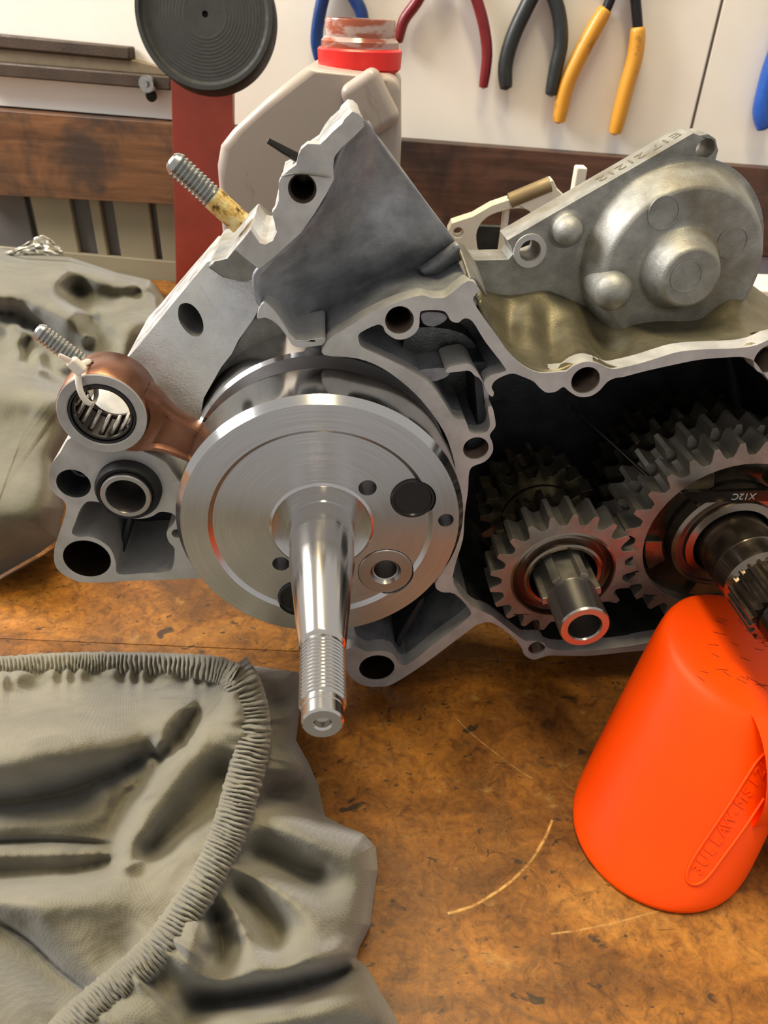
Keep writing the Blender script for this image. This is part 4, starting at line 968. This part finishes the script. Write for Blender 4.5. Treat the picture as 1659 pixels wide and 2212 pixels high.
o = box('handle_boss', (-.011, -.006, -.014), (.011, .010, .014), M_bottle, bo, .005, seg=4); o.matrix_local = Matrix.Translation(hc_) @ Matrix.Rotation(R_(-32), 4, 'Y')
# ------------------------------------------------------------------ red post with black disc
PY = .80
po = empty('red_steel_post', (YP(440, 600, PY).x, PY, 0), label='dark red painted flat steel post standing behind the engine', cat='post')
zz0 = .0; q0 = YP(369, 170, PY); q1 = YP(502, 170, PY); q2 = YP(380, 600, PY); q3 = YP(503, 600, PY)
ztop = YP(440, 120, PY).z
def lin(a, b, z): t = (z - a.z) / (b.z - a.z); return a.x + (b.x - a.x) * t
lp = [Vector((lin(q0, q2, 0.0) - po.location.x, 0, 0)), Vector((lin(q1, q3, 0) - po.location.x, 0, 0)), Vector((lin(q1, q3, ztop) - po.location.x, 0, ztop)), Vector((lin(q0, q2, ztop) - po.location.x, 0, ztop))]
extr('bar', lp, 0, .012, M_redbar, po, .001)
dc = YP(445, 33, PY - .045); di = empty('black_rubber_disc', dc, rod_rot((0.02, -1, .28)), label='round black rubber disc with concentric ridges in front of the red post top', cat='disc')
RD_ = 149 / F * (dc - CAM).dot(CROT @ Vector((0, 0, -1)))
p = [(0, -.0005), (.0022, -.0006), (.0026, .0035)]
p += [(RD_ * .28, .0040)]
for k in range(12): r = RD_ * (.30 + .048 * k); p += [(r, .0040 + .0 * k), (r + RD_ * .018, .00425), (r + RD_ * .030, .0040)]
p += [(RD_ * .90, .005), (RD_ * .93, .0085), (RD_ * .985, .0085), (RD_, .005), (RD_, -.016), (RD_ * .95, -.02), (0, -.02)]
lathe('pad', p, M_rubber, di, 96, ang=50)
o = lathe('mounting_stem', [(0, -.02), (.012, -.02), (.012, -.044), (0, -.044)], M_tool, di, 24)
# ------------------------------------------------------------------ angle iron rail on the wall, bolt
ra = empty('steel_rail', WO, WM, label='dark rusty angle iron rail fixed on the white board, upper left', cat='rail')
def wpoly(name, px, y0, y1, mat, par, bevel=.0015): return extr(name, [WP(x, y, -y0) for x, y in px], y0, y1, mat, par, bevel)
wpoly('lower_flange', [(-90, 128), (368, 166), (368, 196), (-90, 158)], -.02, -.0, M_rail, ra)
wpoly('top_flange', [(-90, 96), (280, 128), (368, 152), (368, 166), (-90, 128)], -.012, -.0, simple('pale_rail_top', (120, 106, 84), .6, .2), ra)  # top flange coloured paler than the other two rail flanges
wpoly('upper_flange', [(-90, 66), (278, 102), (280, 130), (-90, 95)], -.016, -.001, M_rail, ra)
bq = WP(318, 181, .024); o = lathe('bolt', [(0, .006), (.003, .006), (.0034, .003), (.0078, .003), (.0082, 0), (.0082, -.004)], M_bolt, ra, 20); o.matrix_local = Matrix.Translation(bq) @ rod_rot((0, -1, 0)).to_4x4()
bq = WP(327, 207, .012); o = lathe('screw', [(0, .003), (.005, .003), (.006, 0), (.003, -.001), (.003, -.014)], M_tool, ra, 16); o.matrix_local = Matrix.Translation(bq) @ rod_rot((.3, -1, -.4)).to_4x4()
# ------------------------------------------------------------------ pliers
def pliers(label, paths, mat, rad, pivot, shank=None):
    root = empty('pliers', WO, WM, label=label, cat='pliers', group=None)
    for pth, rr0 in paths:
        pts = spl([WP(x, y, .011) for x, y in pth], 5, False)
        tube('handle', pts, [rr0 * (1 - .18 * abs(2 * i / (len(pts) - 1) - 1) ** 4) for i in range(len(pts))], mat, root, 14, flat=.85)
    if shank:
        for pth in shank: tube('shank', spl([WP(x, y, .011) for x, y in pth], 4, False), .0058, M_tool, root, 10, flat=.8)
    pv = WP(pivot[0], pivot[1], .011)
    lathe('pivot', [(0, .012), (.009, .012), (.011, .008), (.011, -.006), (0, -.006)], M_tool, root, 24).matrix_local = Matrix.Translation(pv) @ rod_rot((0, -1, 0)).to_4x4()
    for s in (-1, 1): tube('jaw', [pv + Vector((s * .006, 0, -.01)), pv + Vector((s * .008, 0, .012)), pv + Vector((s * .0035, 0, .045))], [.008, .008, .003], M_tool, root, 10, flat=.8)
    return root
pliers('dark blue handled pliers hanging behind the bottle neck', [([(722, -60), (700, -10), (688, 45), (684, 90), (690, 128)], .0072), ([(740, -50), (762, -10), (780, 25), (786, 60)], .0072)], M_blue, .007, (731, -90))
pliers('dark red handled pliers hanging right of the bottle neck', [([(925, -40), (900, 5), (872, 45), (860, 90)], .0062), ([(1008, -50), (1030, 0), (1046, 60), (1052, 120), (1044, 188)], .0062)], M_red, .006, (965, -90))
pliers('black handled pliers between the red and the yellow pairs', [([(1170, -45), (1140, 10), (1108, 80), (1092, 140), (1093, 190)], .0085), ([(1180, -45), (1205, 20), (1212, 90), (1200, 150), (1190, 204)], .0078)], M_black, .008, (1174, -95))
pliers('worn yellow handled pliers, hanging second from the right', [([(1308, 20), (1285, 60), (1250, 125), (1222, 190), (1207, 262)], .0088), ([(1378, 60), (1372, 120), (1350, 200), (1328, 287)], .0088)], M_yellow, .008, (1345, -110), [[(1340, -80), (1325, -20), (1308, 24)], [(1352, -80), (1370, -20), (1378, 62)]])
pliers('bright blue handled pliers cut off by the right edge', [([(1700, 60), (1672, 130), (1655, 190), (1645, 240), (1652, 275)], .0095), ([(1730, 60), (1745, 160), (1740, 260)], .0095)], M_blue2, .009, (1715, 10))
# ------------------------------------------------------------------ cream casting behind
GY = .46
ga = empty('cream_casting', (YP(1100, 560, GY).x, GY, 0), label='cream painted engine casting with oval opening behind the crankcase', cat='engine part')
gp = [(967,500),(976,482),(1022,467),(1062,444),(1097,432),(1126,430),(1178,415),(1185,392),(1195,389),(1204,409),(1226,430),(1260,520)]
gh = [(1029,520),(1036,487),(1062,464),(1109,451),(1143,456),(1165,490),(1150,540),(1050,560)]
def ypl(px): return [YP(p[0], p[1], GY) - ga.location for p in px]
outer = ypl(gp); outer += [Vector((outer[-1].x, 0, 0)), Vector((ypl([(1100, 560)])[0].x + .03, 0, 0)), Vector((ypl([(1010, 560)])[0].x, 0, 0)), ypl([(984, 530)])[0]]
def toz(l, z=0): return [Vector((p.x, p.z, z)) for p in l]
bh = ypl([(990, 503)])[0]
o = prism('flange_plate', toz(outer), [toz([YP(p[0], p[1], GY) - ga.location for p in spl([(x, y, 0) for x, y in gh], 3)]), circ((bh.x, bh.z), .0030, 20)], -.012, M_gasket, ga, .0008)
o.matrix_local = Matrix.Rotation(PI / 2, 4, 'X')
qq = ypl([(1091, 500), (1091, 440)])
box('center_rib', (qq[0].x - .0015, .002, qq[0].z - .02), (qq[0].x + .0015, .012, qq[1].z), M_gasket, ga, .0004)
box('dark_back', (outer[0].x + .02, .030, .001), (outer[-4].x, .034, outer[2].z - .012), M_inner, ga, .001)
box('side_strut', (outer[0].x + .02, .010, .001), (outer[0].x + .03, .034, .05), M_gasket, ga, .001)
bb = ypl([(1150, 425)])[0]; tube('brass_fitting', [bb + Vector((-.012, .004, -.004)), bb + Vector((.010, .004, .006))], .005, M_steelband, ga, 12)
cb1 = ypl([(1253, 395)])[0]
box('lug', (cb1.x - .003, .0, .001), (cb1.x + .003, .010, cb1.z + .008), M_gasket, ga, .001)
# ------------------------------------------------------------------ things at the right edge behind the engine
s0 = YP(1640, 580, .84)
o = tag(box('plastic_sheet', (-.055, -.002, 0), (.09, .002, YP(1650, 500, .84).z), M_sheet, None, .001), 'pale blue-grey sheet leaning at the back right behind the engine', 'sheet'); o.location = (s0.x + .02, .80, 0)
s1 = YP(1650, 640, .66)
o = tag(box('cream_box', (-.02, -.02, 0), (.08, .03, YP(1650, 612, .66).z), M_gasket, None, .002), 'small cream box on the bench behind the engine, right edge', 'box'); o.location = (s1.x - .005, .66, 0)
